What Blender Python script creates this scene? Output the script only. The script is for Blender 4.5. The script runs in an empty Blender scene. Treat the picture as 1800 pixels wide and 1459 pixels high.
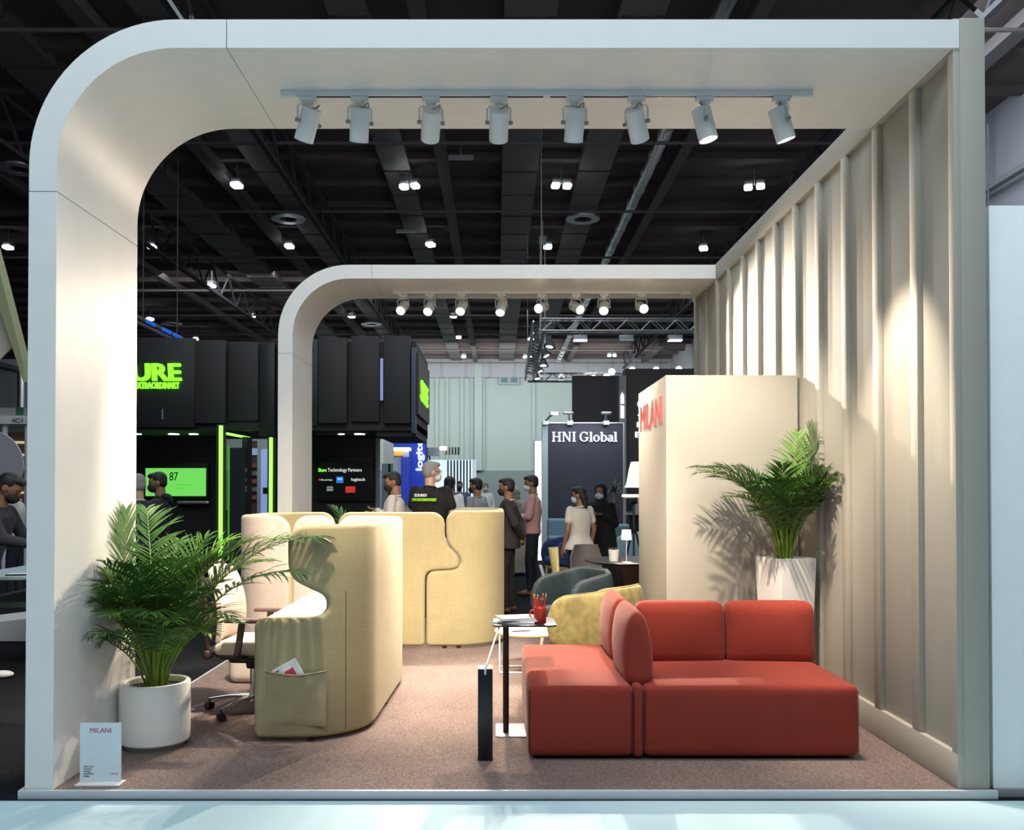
import bpy, bmesh, math, random
from mathutils import Vector, Matrix, noise
R = math.radians
random.seed(7)
sc = bpy.context.scene
C = sc.collection

# ---------------------------------------------------------------- camera
F = 1560.0; VX, VY = 874.0, 862.0; CH = 1.537       # focal length in px (1800 wide), vanishing point, eye height
PITCH = 0.75
cam = bpy.data.cameras.new('camera'); camo = bpy.data.objects.new('camera', cam); C.objects.link(camo)
camo.location = (0, 0, CH); camo.rotation_euler = (R(90 + PITCH), 0, 0)
cam.sensor_fit = 'HORIZONTAL'; cam.sensor_width = 36; cam.lens = F / 1800 * 36
cam.shift_x = (900 - VX) / 1800
cam.shift_y = (VY - 729.5 - F * math.tan(R(PITCH))) / 1800
cam.clip_end = 300
sc.camera = camo
# ---------------------------------------------------------------- world, colour management
w = bpy.data.worlds.new('hall_air'); sc.world = w; w.use_nodes = True
w.node_tree.nodes['Background'].inputs[0].default_value = (0.62, 0.74, 0.85, 1)
w.node_tree.nodes['Background'].inputs[1].default_value = 0.06
sc.view_settings.view_transform = 'Standard'; sc.view_settings.look = 'None'
sc.view_settings.exposure = 0.08; sc.view_settings.gamma = 1; sc.view_settings.use_curve_mapping = False
sc.cycles.use_denoising = True
sc.cycles.max_bounces = 8; sc.cycles.diffuse_bounces = 4; sc.cycles.sample_clamp_indirect = 6

def area(name, loc, size, power, col, rot=(0, 0, 0), sy=None, spread=180):
    l = bpy.data.lights.new(name, 'AREA'); l.size = size; l.energy = power; l.color = col
    if sy: l.shape = 'RECTANGLE'; l.size_y = sy
    l.spread = R(spread)
    o = bpy.data.objects.new(name, l); o.location = loc; o.rotation_euler = rot; C.objects.link(o); return o
COOL = (0.78, 0.91, 1.0)
# area lights for the hall lighting; the aisle and booth ones are added fill
area('aisle_fill', (0, -1.2, 7.6), 11, 430, COOL, (R(40), 0, 0), 2.5)  # unseen stand-in for hall light, hung low to favour the arch over the sofa
area('rear_arch_fill', (-1, 3.5, 11), 9, 520, (.9, .96, 1), (R(35), 0, 0), 3)  # added unseen lamp that brightens the front of the rear arch
area('hall_floodlights', (-4, 17, 11), 16, 900, COOL, (0, 0, 0), 6)
area('hall_floodlights_far', (-4, 40, 11), 26, 2600, (.9, .97, 1), (R(25), 0, 0), 12)
area('hall_floodlights_end', (-2, 60, 9), 26, 1900, (.9, .98, .96), (R(70), 0, 0), 4)
area('hall_floodlights_side', (9, 16, 10.5), 4, 700, COOL, (0, R(-50), 0), 14)

# ---------------------------------------------------------------- materials
def srgb(h):
    h = h.lstrip('#'); c = [int(h[i:i+2], 16) / 255 for i in (0, 2, 4)]
    return tuple(((x + .055) / 1.055) ** 2.4 if x > .04045 else x / 12.92 for x in c)
MATS = {}
def mat(name, col, rough=.6, metal=0, noise_s=0, noise_a=0, bump=0, bump_s=60, emit=0, stretch=None, sheen=0, spec=None, coat=0, trans=0):
    if name in MATS: return MATS[name]
    if isinstance(col, str): col = srgb(col)
    m = bpy.data.materials.new(name); m.use_nodes = True; nt = m.node_tree
    b = nt.nodes['Principled BSDF']
    b.inputs['Base Color'].default_value = (*col, 1); b.inputs['Roughness'].default_value = rough
    b.inputs['Metallic'].default_value = metal
    if spec is not None: b.inputs['Specular IOR Level'].default_value = spec
    if sheen: b.inputs['Sheen Weight'].default_value = sheen; b.inputs['Sheen Roughness'].default_value = .4
    if coat: b.inputs['Coat Weight'].default_value = coat
    if trans: b.inputs['Transmission Weight'].default_value = trans
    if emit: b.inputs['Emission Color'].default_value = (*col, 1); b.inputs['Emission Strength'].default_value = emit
    tc = nt.nodes.new('ShaderNodeTexCoord'); src = tc.outputs['Object']
    if stretch:
        mp = nt.nodes.new('ShaderNodeMapping'); mp.inputs['Scale'].default_value = stretch
        nt.links.new(src, mp.inputs[0]); src = mp.outputs[0]
    # every material gets a little procedural variation
    n = nt.nodes.new('ShaderNodeTexNoise'); n.inputs['Scale'].default_value = noise_s or 6; n.inputs['Detail'].default_value = 5
    nt.links.new(src, n.inputs['Vector'])
    a = noise_a or .03
    mx = nt.nodes.new('ShaderNodeMix'); mx.data_type = 'RGBA'
    mx.inputs[6].default_value = (*[max(0, c * (1 - a * 1.6)) for c in col], 1)
    mx.inputs[7].default_value = (*[min(1, c * (1 + a * 1.6)) for c in col], 1)
    nt.links.new(n.outputs['Fac'], mx.inputs[0]); nt.links.new(mx.outputs[2], b.inputs['Base Color'])
    if bump:
        n2 = nt.nodes.new('ShaderNodeTexNoise'); n2.inputs['Scale'].default_value = bump_s; n2.inputs['Detail'].default_value = 3
        nt.links.new(tc.outputs['Object'], n2.inputs['Vector'])
        bp = nt.nodes.new('ShaderNodeBump'); bp.inputs['Strength'].default_value = bump; bp.inputs['Distance'].default_value = .01
        nt.links.new(n2.outputs['Fac'], bp.inputs['Height']); nt.links.new(bp.outputs[0], b.inputs['Normal'])
    MATS[name] = m; return m
def weave(name, col, scale=900, amt=.12, sheen=.15):
    """woven upholstery: fine crossed threads, in colour and relief"""
    if name in MATS: return MATS[name]
    m = mat(name, col, .9, noise_s=7, noise_a=.04, sheen=sheen, spec=.2); nt = m.node_tree; b = nt.nodes['Principled BSDF']
    src = b.inputs['Base Color'].links[0].from_socket
    tc = nt.nodes.new('ShaderNodeTexCoord'); outs = []
    for sc3 in ((9, 9, 300), (260, 260, 8)):
        mp = nt.nodes.new('ShaderNodeMapping'); mp.inputs['Scale'].default_value = sc3; nt.links.new(tc.outputs['Object'], mp.inputs[0])
        n = nt.nodes.new('ShaderNodeTexNoise'); n.inputs['Scale'].default_value = 1; n.inputs['Detail'].default_value = 3
        nt.links.new(mp.outputs[0], n.inputs['Vector']); outs.append(n.outputs['Fac'])
    ad = nt.nodes.new('ShaderNodeMath'); ad.operation = 'ADD'; nt.links.new(outs[0], ad.inputs[0]); nt.links.new(outs[1], ad.inputs[1])
    mr = nt.nodes.new('ShaderNodeMapRange'); mr.inputs[1].default_value = .6; mr.inputs[2].default_value = 1.4
    mr.inputs[3].default_value = 1 - amt * 1.5; mr.inputs[4].default_value = 1 + amt
    nt.links.new(ad.outputs[0], mr.inputs[0])
    vm = nt.nodes.new('ShaderNodeVectorMath'); vm.operation = 'SCALE'
    nt.links.new(src, vm.inputs[0]); nt.links.new(mr.outputs[0], vm.inputs['Scale']); nt.links.new(vm.outputs[0], b.inputs['Base Color'])
    bp = nt.nodes.new('ShaderNodeBump'); bp.inputs['Strength'].default_value = .25; bp.inputs['Distance'].default_value = .002
    nt.links.new(ad.outputs[0], bp.inputs['Height']); nt.links.new(bp.outputs[0], b.inputs['Normal'])
    return m
def carpet(name, col, col2, s=90):
    m = mat(name, col, 1, spec=.05); nt = m.node_tree; b = nt.nodes['Principled BSDF']
    tc = nt.nodes.new('ShaderNodeTexCoord')
    n = nt.nodes.new('ShaderNodeTexNoise'); n.inputs['Scale'].default_value = s; n.inputs['Detail'].default_value = 6; n.inputs['Roughness'].default_value = .8
    n3 = nt.nodes.new('ShaderNodeTexNoise'); n3.inputs['Scale'].default_value = 2.2; n3.inputs['Detail'].default_value = 4
    for q in (n, n3): nt.links.new(tc.outputs['Object'], q.inputs['Vector'])
    cr = nt.nodes.new('ShaderNodeValToRGB'); cr.color_ramp.elements[0].position = .38; cr.color_ramp.elements[1].position = .64
    cr.color_ramp.elements[0].color = (*srgb(col), 1); cr.color_ramp.elements[1].color = (*srgb(col2), 1)
    nt.links.new(n.outputs['Fac'], cr.inputs[0])
    mr = nt.nodes.new('ShaderNodeMapRange'); mr.inputs[1].default_value = .3; mr.inputs[2].default_value = .7; mr.inputs[3].default_value = .88; mr.inputs[4].default_value = 1.1
    nt.links.new(n3.outputs['Fac'], mr.inputs[0])
    vm = nt.nodes.new('ShaderNodeVectorMath'); vm.operation = 'SCALE'
    nt.links.new(cr.outputs[0], vm.inputs[0]); nt.links.new(mr.outputs[0], vm.inputs['Scale']); nt.links.new(vm.outputs[0], b.inputs['Base Color'])
    bp = nt.nodes.new('ShaderNodeBump'); bp.inputs['Strength'].default_value = .6; bp.inputs['Distance'].default_value = .006
    nt.links.new(n.outputs['Fac'], bp.inputs['Height']); nt.links.new(bp.outputs[0], b.inputs['Normal'])
    return m
M = dict(
    white=mat('white_laminate', (.80, .80, .785), .45), fixture=mat('white_enamel', (.74, .76, .78), .35),
    greige=mat('greige_paint', (.385, .365, .315), .7, noise_s=3, noise_a=.02), seam=mat('dark_joint', (.12, .11, .1), .9),
    black=mat('black_paint', (.008, .008, .01), .55), blacksat=mat('black_satin', (.012, .012, .014), .3),
    panelblack=mat('charcoal_panel', (.02, .02, .023), .6), blackmetal=mat('black_metal', (.02, .015, .014), .35, .3),
    chrome=mat('polished_metal', (.7, .7, .72), .18, 1), alu=mat('brushed_alu', (.6, .6, .62), .35, .9), grey=mat('grey_metal', (.28, .29, .3), .5, .2),
    lens=mat('lit_warm_lens', (1, .86, .62), .5, emit=14), lensw=mat('lit_cool_lens', (.86, .96, 1), .5, emit=9), lensg=mat('lit_cool_glow', (.9, .96, 1), .5, emit=4),
    greenled=mat('lit_green_tube', (.22, 1, .07), .5, emit=2.6), greensign=mat('lit_green_sign', (.28, 1, .03), .5, emit=1.1), greenscreen=mat('lit_green_screen', (.22, .92, .14), .4, emit=.62),
    whitesign=mat('lit_white_sign', (.85, .92, 1), .5, emit=1.1), blueprint=mat('blue_print', (.02, .06, .55), .5, emit=.25),
    redfab=weave('coral_wool', (.26, .038, .024), amt=.06), podout=weave('straw_fabric', (.375, .325, .185), amt=.1), podin=weave('oatmeal_fabric', (.43, .36, .31), amt=.1),
    velvety=mat('mustard_velvet', (.23, .195, .07), .75, noise_s=14, noise_a=.5, sheen=.08), velvett=mat('teal_velvet', (.006, .019, .026), .7, noise_s=14, noise_a=.5),
    wood=mat('light_wood', (.62, .45, .29), .5, noise_s=5, noise_a=.12, stretch=(1, 12, 12)), darkwood=mat('dark_stained_wood', (.05, .026, .02), .4, noise_s=5, noise_a=.2, stretch=(12, 1, 1)),
    leaf=mat('palm_leaf', (.035, .11, .016), .45, noise_s=9, noise_a=.3), leaf2=mat('palm_leaf_young', (.10, .22, .028), .45, noise_s=9, noise_a=.25), stem=mat('palm_stem', (.17, .27, .03), .5, noise_s=9, noise_a=.2),
    soil=mat('potting_soil', (.03, .018, .012), .95, noise_s=40, noise_a=.5, bump=1, bump_s=80), pot=mat('matte_white_ceramic', (.76, .755, .74), .4),
    red=mat('red_enamel', (.55, .03, .02), .35), paper=mat('white_paper', (.8, .8, .79), .7), papercov=mat('peach_print', (.36, .17, .11), .55), redprint=mat('red_print', (.6, .05, .07), .6),
    blueflr=mat('pale_blue_vinyl', (.43, .60, .66), .8, noise_s=1.2, noise_a=.035), deck=mat('ceiling_deck', (.14, .105, .104), .9, noise_s=2, noise_a=.1),
    beam=mat('ceiling_steel', (.15, .13, .13), .7), duct=mat('ceiling_duct_grey', (.185, .155, .158), .6), hallwall=mat('hall_cladding', (.38, .44, .43), .6, noise_s=1, noise_a=.03), hallwallu=mat('hall_cladding_upper', (.38, .38, .42), .7, noise_s=1, noise_a=.04), halldado=mat('hall_dado', (.2, .25, .26), .7),
    skin=mat('skin_brown', (.30, .15, .09), .5), skinl=mat('skin_fair', (.55, .33, .25), .5), hair=mat('black_hair', (.01, .008, .007), .6, noise_s=120, noise_a=.5), hairg=mat('grey_hair', (.26, .25, .24), .7, noise_s=120, noise_a=.3),
    suit=mat('dark_brown_suiting', (.025, .02, .018), .85), navy=mat('navy_cloth', (.012, .016, .03), .85), clothblack=mat('black_cloth', (.007, .007, .008), .9), shirtw=mat('off_white_cotton', (.55, .52, .49), .85), pink=mat('pink_cotton', (.55, .32, .33), .85), shirtg=mat('grey_cotton', (.3, .32, .35), .85),
    maskb=mat('black_mask', (.012, .012, .013), .8), maskw=mat('pale_blue_mask', (.6, .7, .74), .8), shoebr=mat('brown_leather', (.14, .05, .02), .4), shoew=mat('white_leather', (.75, .75, .75), .5),
    eyew=mat('eye_dark', (.01, .01, .01), .3), lip=mat('lip', (.25, .08, .07), .5), grass=mat('grey_seat_shell', (.12, .11, .11), .7), cream=mat('cream_shell', (.65, .55, .25), .6), bluefab=mat('dusty_blue_fabric', (.12, .2, .25), .85),
    beige=mat('beige_felt', (.6, .53, .45), .9), mesh=mat('cream_upholstery', (.62, .52, .44), .8, noise_s=30, noise_a=.04), plas=mat('brown_black_plastic', (.04, .025, .022), .45),
    strip=mat('pale_grey_strip', (.52, .56, .60), .45), girder=mat('girder_steel', (.05, .05, .055), .7),
    floor=carpet('hall_carpet_charcoal', '#16171a', '#26272b', 70), stand=carpet('stand_carpet_taupe', '#574c4d', '#988780', 110),
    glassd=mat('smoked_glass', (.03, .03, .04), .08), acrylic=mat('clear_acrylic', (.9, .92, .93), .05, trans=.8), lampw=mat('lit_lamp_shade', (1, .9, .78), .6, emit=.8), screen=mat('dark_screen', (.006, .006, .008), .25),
    scrblue=mat('lit_blue_tile', (.03, .3, .9), .5, emit=.6), scrred=mat('lit_red_tile', (.9, .04, .03), .5, emit=.5), scrwhite=mat('lit_white_pixels', (.8, .8, .8), .5, emit=.7), ink=mat('dark_green_ink', (.02, .09, .02), .8), olive=mat('olive_tape', (.35, .36, .2), .7), banner=mat('cream_banner', (.6, .53, .46), .8), darkpanel=mat('dark_plum_panel', (.022, .022, .034), .5), fern=mat('dark_leaf', (.03, .08, .03), .5),
)

# ---------------------------------------------------------------- helpers
ROOTM = {}
def P(px, py, Y):  return Vector(((px - VX) / F * Y, Y, CH + (VY - py) / F * Y))
def X(px, Y): return (px - VX) / F * Y
def Z(py, Y): return CH + (VY - py) / F * Y
def tag(o, label=None, cat=None, group=None, kind=None):
    if label: o['label'] = label
    if cat: o['category'] = cat
    if group: o['group'] = group
    if kind: o['kind'] = kind
    return o
def thing(name, label, cat, loc=(0, 0, 0), rz=0, group=None):
    o = bpy.data.objects.new(name, None); o.empty_display_size = .1; C.objects.link(o)
    o.location = loc; o.rotation_euler = (0, 0, R(rz)); tag(o, label, cat, group)
    ROOTM[o.name] = Matrix.Translation(loc) @ Matrix.Rotation(R(rz), 4, 'Z')
    return o
def copy_tree(o, parent=None):
    c = o.copy(); C.objects.link(c)
    if parent: c.parent = parent
    for ch in list(o.children): copy_tree(ch, c)
    return c
class MB:
    def __init__(s): s.bm = bmesh.new()
    def _add(s, vs, fs, M4=None, mi=0, smooth=True):
        v = [s.bm.verts.new(M4 @ Vector(p) if M4 else p) for p in vs]
        for f in fs:
            try:
                fc = s.bm.faces.new([v[i] for i in f]); fc.material_index = mi; fc.smooth = smooth
            except ValueError: pass
        return v
    def box(s, lo, hi, M4=None, mi=0):
        x0, y0, z0 = lo; x1, y1, z1 = hi
        vs = [(x0,y0,z0),(x1,y0,z0),(x1,y1,z0),(x0,y1,z0),(x0,y0,z1),(x1,y0,z1),(x1,y1,z1),(x0,y1,z1)]
        s._add(vs, [(0,3,2,1),(4,5,6,7),(0,1,5,4),(1,2,6,5),(2,3,7,6),(3,0,4,7)], M4, mi, False); return s
    def cbox(s, c, sz, M4=None, mi=0, rot=None):
        m = Matrix.Translation(c) @ (rot if rot else Matrix())
        if M4: m = M4 @ m
        h = [q / 2 for q in sz]; return s.box([-q for q in h], h, m, mi)
    def puff(s, c, sz, r, bulge=(0, 0, 0), n=14, rot=None, mi=0, shear=0, taper=0):
        """rounded cushion box with bulging faces"""
        h = Vector(sz) / 2; m = Matrix.Translation(c) @ (rot if rot else Matrix())
        r = min(r, *[q * .999 for q in h])
        def q2(a, b, t):                       # spread the samples so that the corners get enough of them
            return a + (b - a) * t
        idx = {}; vs = []; fs = []
        ts = [-1 + 2 * i / n for i in range(n + 1)]
        def co(u, hh):
            k = r / hh                          # corner zone share
            e = .34
            a = abs(u)
            if a <= 1 - e: p = a / (1 - e) * (1 - k)
            else: p = (1 - k) + (a - (1 - e)) / e * k
            return math.copysign(p * hh, u)
        for ax in range(3):
            for sg in (-1, 1):
                for i in range(n):
                    for j in range(n):
                        q = []
                        for (a, b) in ((i, j), (i + 1, j), (i + 1, j + 1), (i, j + 1)):
                            t = [0, 0, 0]; t[ax] = sg; t[(ax + 1) % 3] = ts[a]; t[(ax + 2) % 3] = ts[b]; key = tuple(round(v, 5) for v in t)
                            if key not in idx:
                                p = Vector([co(t[k], h[k]) for k in range(3)])
                                inner = Vector([max(-(h[k] - r), min(h[k] - r, p[k])) for k in range(3)])
                                d = p - inner
                                if d.length > 1e-9: p = inner + d.normalized() * r
                                for k in range(3):
                                    if bulge[k]:
                                        o1, o2 = (k + 1) % 3, (k + 2) % 3
                                        wgt = max(0, 1 - (p[o1] / h[o1]) ** 2) * max(0, 1 - (p[o2] / h[o2]) ** 2)
                                        p[k] += math.copysign(bulge[k] * wgt ** .75, p[k]) * min(1, abs(p[k]) / (h[k] * .5))
                                p.x += shear * p.z
                                if taper and p.z > -h[2] * .3: p.x *= 1 - taper * ((p.z / h[2] + .3) / 1.3) ** 2
                                idx[key] = len(vs); vs.append(p)
                            q.append(idx[key])
                        fs.append(q if sg > 0 else q[::-1])
        s._add(vs, fs, m, mi); return s
    def tube(s, pts, r, n=10, caps=True, mi=0, flat=1):
        pts = [Vector(p) for p in pts]; k = len(pts)
        rr = r if isinstance(r, (list, tuple)) else [r] * k
        vs = []; up = None
        for i, p in enumerate(pts):
            d = (pts[min(i + 1, k - 1)] - pts[max(i - 1, 0)]); d = d.normalized() if d.length > 1e-9 else Vector((0, 0, 1))
            if up is None: up = Vector((0, 0, 1)) if abs(d.z) < .9 else Vector((0, 1, 0))
            a = d.cross(up).normalized(); b = a.cross(d).normalized(); up = b
            for j in range(n):
                t = 2 * math.pi * j / n; vs.append(p + a * math.cos(t) * rr[i] + b * math.sin(t) * rr[i] * flat)
        fs = [(i * n + j, i * n + (j + 1) % n, (i + 1) * n + (j + 1) % n, (i + 1) * n + j) for i in range(k - 1) for j in range(n)]
        if caps: fs += [tuple(range(n))[::-1], tuple((k - 1) * n + j for j in range(n))]
        s._add(vs, fs, None, mi); return s
    def cyl(s, p0, p1, r0, r1=None, n=16, mi=0): return s.tube([p0, p1], [r0, r0 if r1 is None else r1], n, True, mi)
    def lathe(s, prof, n=40, c=(0, 0, 0), M4=None, mi=0):
        m = Matrix.Translation(c); m = (M4 @ m) if M4 else m
        vs = [(r * math.cos(2 * math.pi * j / n), r * math.sin(2 * math.pi * j / n), z) for r, z in prof for j in range(n)]
        k = len(prof); fs = [(i * n + j, i * n + (j + 1) % n, (i + 1) * n + (j + 1) % n, (i + 1) * n + j) for i in range(k - 1) for j in range(n)]
        closed = prof[0] == prof[-1]
        if prof[0][0] > 0 and not closed: fs.append(tuple(range(n))[::-1])
        if prof[-1][0] > 0 and not closed: fs.append(tuple((k - 1) * n + j for j in range(n)))
        s._add(vs, fs, m, mi); return s
    def ell(s, c, rad, rot=None, n=16, k=10, mi=0):
        m = Matrix.Translation(c) @ (rot if rot else Matrix()) @ Matrix.Diagonal((*rad, 1))
        prof = [(max(1e-4, math.sin(math.pi * i / k)), -math.cos(math.pi * i / k)) for i in range(k + 1)]
        return s.lathe(prof, n, M4=m, mi=mi)
    def prism(s, pts, d0, d1, fn, mi=0):
        """polygon pts (u, v) extruded from d0 to d1; fn(u, v, d) -> point"""
        n = len(pts); vs = [fn(u, v, d0) for u, v in pts] + [fn(u, v, d1) for u, v in pts]
        fs = [tuple(range(n))[::-1], tuple(range(n, 2 * n))] + [(i, (i + 1) % n, n + (i + 1) % n, n + i) for i in range(n)]
        s._add(vs, fs, None, mi, False); return s
    def build(s, name, mats, parent=None, world=False, angle=35, bevel=0, label=None, recalc=True, loc=None):
        bm = s.bm
        bmesh.ops.remove_doubles(bm, verts=bm.verts, dist=1e-5)
        if recalc: bmesh.ops.recalc_face_normals(bm, faces=bm.faces)
        if bevel:
            ed = [e for e in bm.edges if len(e.link_faces) == 2 and e.calc_face_angle(0) > R(40)]
            bmesh.ops.bevel(bm, geom=ed, offset=bevel, segments=2, profile=.5, affect='EDGES')
            for f in bm.faces: f.smooth = True
        if parent is None and loc is None:
            xs = [v.co for v in bm.verts]
            loc = Vector(((min(v.x for v in xs) + max(v.x for v in xs)) / 2, (min(v.y for v in xs) + max(v.y for v in xs)) / 2, min(v.z for v in xs)))
        if parent is None: bmesh.ops.translate(bm, verts=bm.verts, vec=-Vector(loc))
        elif world:
            q = parent
            while q.parent: q = q.parent
            if q.name in ROOTM: bmesh.ops.transform(bm, matrix=ROOTM[q.name].inverted(), verts=bm.verts)
            else: bmesh.ops.translate(bm, verts=bm.verts, vec=-q.location)
        me = bpy.data.meshes.new(name); bm.to_mesh(me); bm.free()
        for m_ in (mats if isinstance(mats, (list, tuple)) else [mats]): me.materials.append(m_)
        if len(me.polygons): me.set_sharp_from_angle(angle=R(angle))
        o = bpy.data.objects.new(name, me); C.objects.link(o)
        if parent: o.parent = parent
        else: o.location = loc
        if label: o['label'] = label
        return o
def struct(name, mb, m, **k):
    o = mb.build(name, m, **k)
    if not o.parent: o['kind'] = 'structure'
    return o
def text_mb(s_, size, fn, depth=.01, bold=0, shear=0, align='LEFT', spacing=1, sx=1, mi=0, mb=None):
    """text as solid letters; fn(u, v, d) -> world point"""
    cu = bpy.data.curves.new('t', 'FONT'); cu.body = s_; cu.size = size; cu.shear = shear; cu.align_x = align
    cu.space_character = spacing; cu.resolution_u = 3; cu.extrude = depth / 2
    ob = bpy.data.objects.new('t', cu); C.objects.link(ob)
    me = bpy.data.meshes.new_from_object(ob.evaluated_get(bpy.context.evaluated_depsgraph_get()))
    bpy.data.objects.remove(ob); bpy.data.curves.remove(cu)
    mb = mb or MB()
    for kz, (du, dv) in enumerate(((0, 0),) if not bold else ((-bold, -bold * .5), (bold, -bold * .5), (-bold, bold * .5), (bold, bold * .5))):
        mb._add([fn(v.co.x * sx + du, v.co.y + dv, v.co.z * (1 + kz * .16)) for v in me.vertices], [tuple(p.vertices) for p in me.polygons], None, mi, False)
    bpy.data.meshes.remove(me); return mb
def chaikin(p, it=2, closed=False):
    p = [Vector(q) for q in p]
    for _ in range(it):
        n = []
        if not closed: n.append(p[0])
        for i in range(len(p) if closed else len(p) - 1):
            a, b = p[i], p[(i + 1) % len(p)]; n += [a * .75 + b * .25, a * .25 + b * .75]
        if not closed: n.append(p[-1])
        p = n
    return p
# ================================================================ the setting: hall
b = MB(); b.box((-45, 4.535, -.09), (13.6, 72, -.04)); o = struct('floor', b, M['floor'])
b = MB(); b.box((-14, -7, -.09), (13.6, 4.535, -.042)); o = struct('floor', b, M['blueflr'])
CZ = 12.0
b = MB(); b.box((-45, -8, CZ), (13.6, 72, CZ + .2))
for i in range(30):                              # deck ribs running across the hall
    y = 2 + i * 2.3; b.box((-45, y, CZ - .22), (13.6, y + .22, CZ + .01))
o = struct('ceiling', b, M['deck'])
b = MB(); b.box((-45, 70, 3.1), (13.6, 70.4, 12), mi=0)
for px in (768, 786, 812, 830, 850, 938): b.box((X(px, 69.9) - .12, 69.8, 3.1), (X(px, 69.9) + .12, 70.05, 11.9))
b.box((X(845, 69.9) - .5, 69.5, 3.1), (X(845, 69.9) + .1, 70.05, 11.9))
for px in (1017, 1024, 1036, 1046): b.box((X(px, 69.9) - .16, 69.7, 3.1), (X(px, 69.9) + .16, 70.05, 11))
o = struct('wall_back', b, M['hallwall'])
b = MB(); b.box((-45, 69.9, -.04), (13.6, 70.3, 3.1)); struct('baseboard_back', b, M['halldado'])
b = MB(); b.box((-45, 69.55, 10.4), (13.6, 70.02, 11.99))
for k in range(14): b.box((-12 + k * 1.9, 69.45, 10.4), (-11.9 + k * 1.9, 69.56, 11.9))
struct('trim_1', b, M['hallwallu'])
b = MB(); b.box((13.6, -7, -.09), (14, 72, 12)); struct('wall_right', b, M['hallwallu'])
b = MB(); b.box((-45.4, -7, -.09), (-45, 72, 12)); struct('wall_left', b, M['deck'])
# vent grille high on the end wall
t = thing('wall_vent', 'small brown louvred vent with two dark openings, high on the far pale wall', 'vent', (X(895, 69.7), 69.7, Z(676, 69.7)))
b = MB(); b.box((-.8, -.06, 0), (.8, .09, .85)); b.build('vent_frame', M['grey'], t)
for s in (-1, 1):
    b = MB(); b.box((s * .38 - .24, -.12, .17), (s * .38 + .24, -.05, .68)); b.build('opening', M['bluefab'], t)

# --- ceiling services, running away from the camera
def run(name, x0, x1, z, label, m, y0=3, y1=69, h=.3, ribs=0, gap=.08, grp=None):
    b = MB()
    if not ribs: b.box((x0, y0, z), (x1, y1, z + h))
    else:
        y = y0
        while y < y1: b.box((x0, y, z), (x1, y + ribs - gap * 2.5, z + h)); y += ribs
        b.box((x0 + .15, y0, z + .06), (x1 - .15, y1, z + h - .02))
    o = b.build(name, m); tag(o, label, 'duct' if 'duct' in name else 'beam', grp); return o
run('ceiling_beam', -1.85, -1.52, 11.5, 'grey steel beam under the dark ceiling, just left of the widest ribbed panel', M['beam'])
run('ceiling_beam', 5.35, 5.68, 11.5, 'grey steel beam under the dark ceiling, right beside the banded round pipe', M['beam'])
run('ceiling_beam', -9.0, -8.6, 11.5, 'grey steel beam crossing the dark ceiling above the curved corner of the rear arch', M['beam'])
run('ceiling_beam', -16.1, -15.75, 11.5, 'grey steel beam far left on the dark ceiling, nearest the black stand', M['beam'])
run('ceiling_beam', 11.2, 11.6, 11.5, 'grey steel beam seen right of the beige wall, along the pale hall side wall', M['beam'])
run('ceiling_duct', -3.62, -2.76, 11.72, 'flat grey ribbed ceiling duct passing over the left half of the rear arch', M['duct'], ribs=2.3)
run('ceiling_duct', .15, 1.28, 11.7, 'widest flat grey ribbed ceiling duct, straight over the rear arch middle', M['duct'], ribs=2.3)
run('ceiling_duct', 2.6, 3.6, 11.72, 'flat grey ribbed ceiling duct beside the round vent on the right', M['duct'], ribs=2.3)
run('ceiling_duct', -7.7, -6.8, 11.7, 'dark ribbed ceiling duct over the round vent on the left', M['duct'], ribs=2.3)
run('ceiling_duct', -11.9, -10.6, 11.7, 'dark ribbed ceiling duct above the black stand, furthest left inside the front arch', M['duct'], ribs=2.3)
b = MB(); b.cyl((4.75, 3, 11.62), (4.75, 69, 11.62), .17)
for k in range(44): b.cyl((4.75, 4 + k * 1.5, 11.62), (4.75, 4.12 + k * 1.5, 11.62), .2)
tag(b.build('ceiling_pipe', M['alu']), 'round metal pipe with bands running along the ceiling right of centre', 'pipe')
grp = 'thin cross pipes under the ceiling'
for k in range(10):
    y = 12.5 + k * 6.1
    b = MB(); b.cyl((-40, y, 11.25), (13, y, 11.25), .05, n=8)
    tag(b.build('cross_pipe', M['beam']), 'thin pipe running straight across the dark hall ceiling', 'pipe', grp)
# lattice girder, top left
def lattice(x0, y0, y1, z, h, label):
    b = MB()
    for zz in (z, z + h): b.box((x0 - .07, y0, zz - .06), (x0 + .07, y1, zz + .06))
    n = int((y1 - y0) / h); dy = (y1 - y0) / n
    for i in range(n):
        a, c = (z, z + h) if i % 2 else (z + h, z)
        b.cyl((x0, y0 + i * dy, a), (x0, y0 + (i + 1) * dy, c), .045, n=6)
    tag(b.build('lattice_girder', M['girder']), label, 'girder')
lattice(-6.1, 8, 66, 10.55, 1.1, 'dark steel lattice girder under the ceiling above the curved front arch corner')
lattice(-12.7, 8, 66, 10.45, 1.2, 'dark steel lattice girder under the ceiling at the far left beyond the front arch')
lattice(9.4, 8, 66, 10.65, 1.0, 'dark steel lattice girder under the ceiling above the beige wall top')
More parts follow.
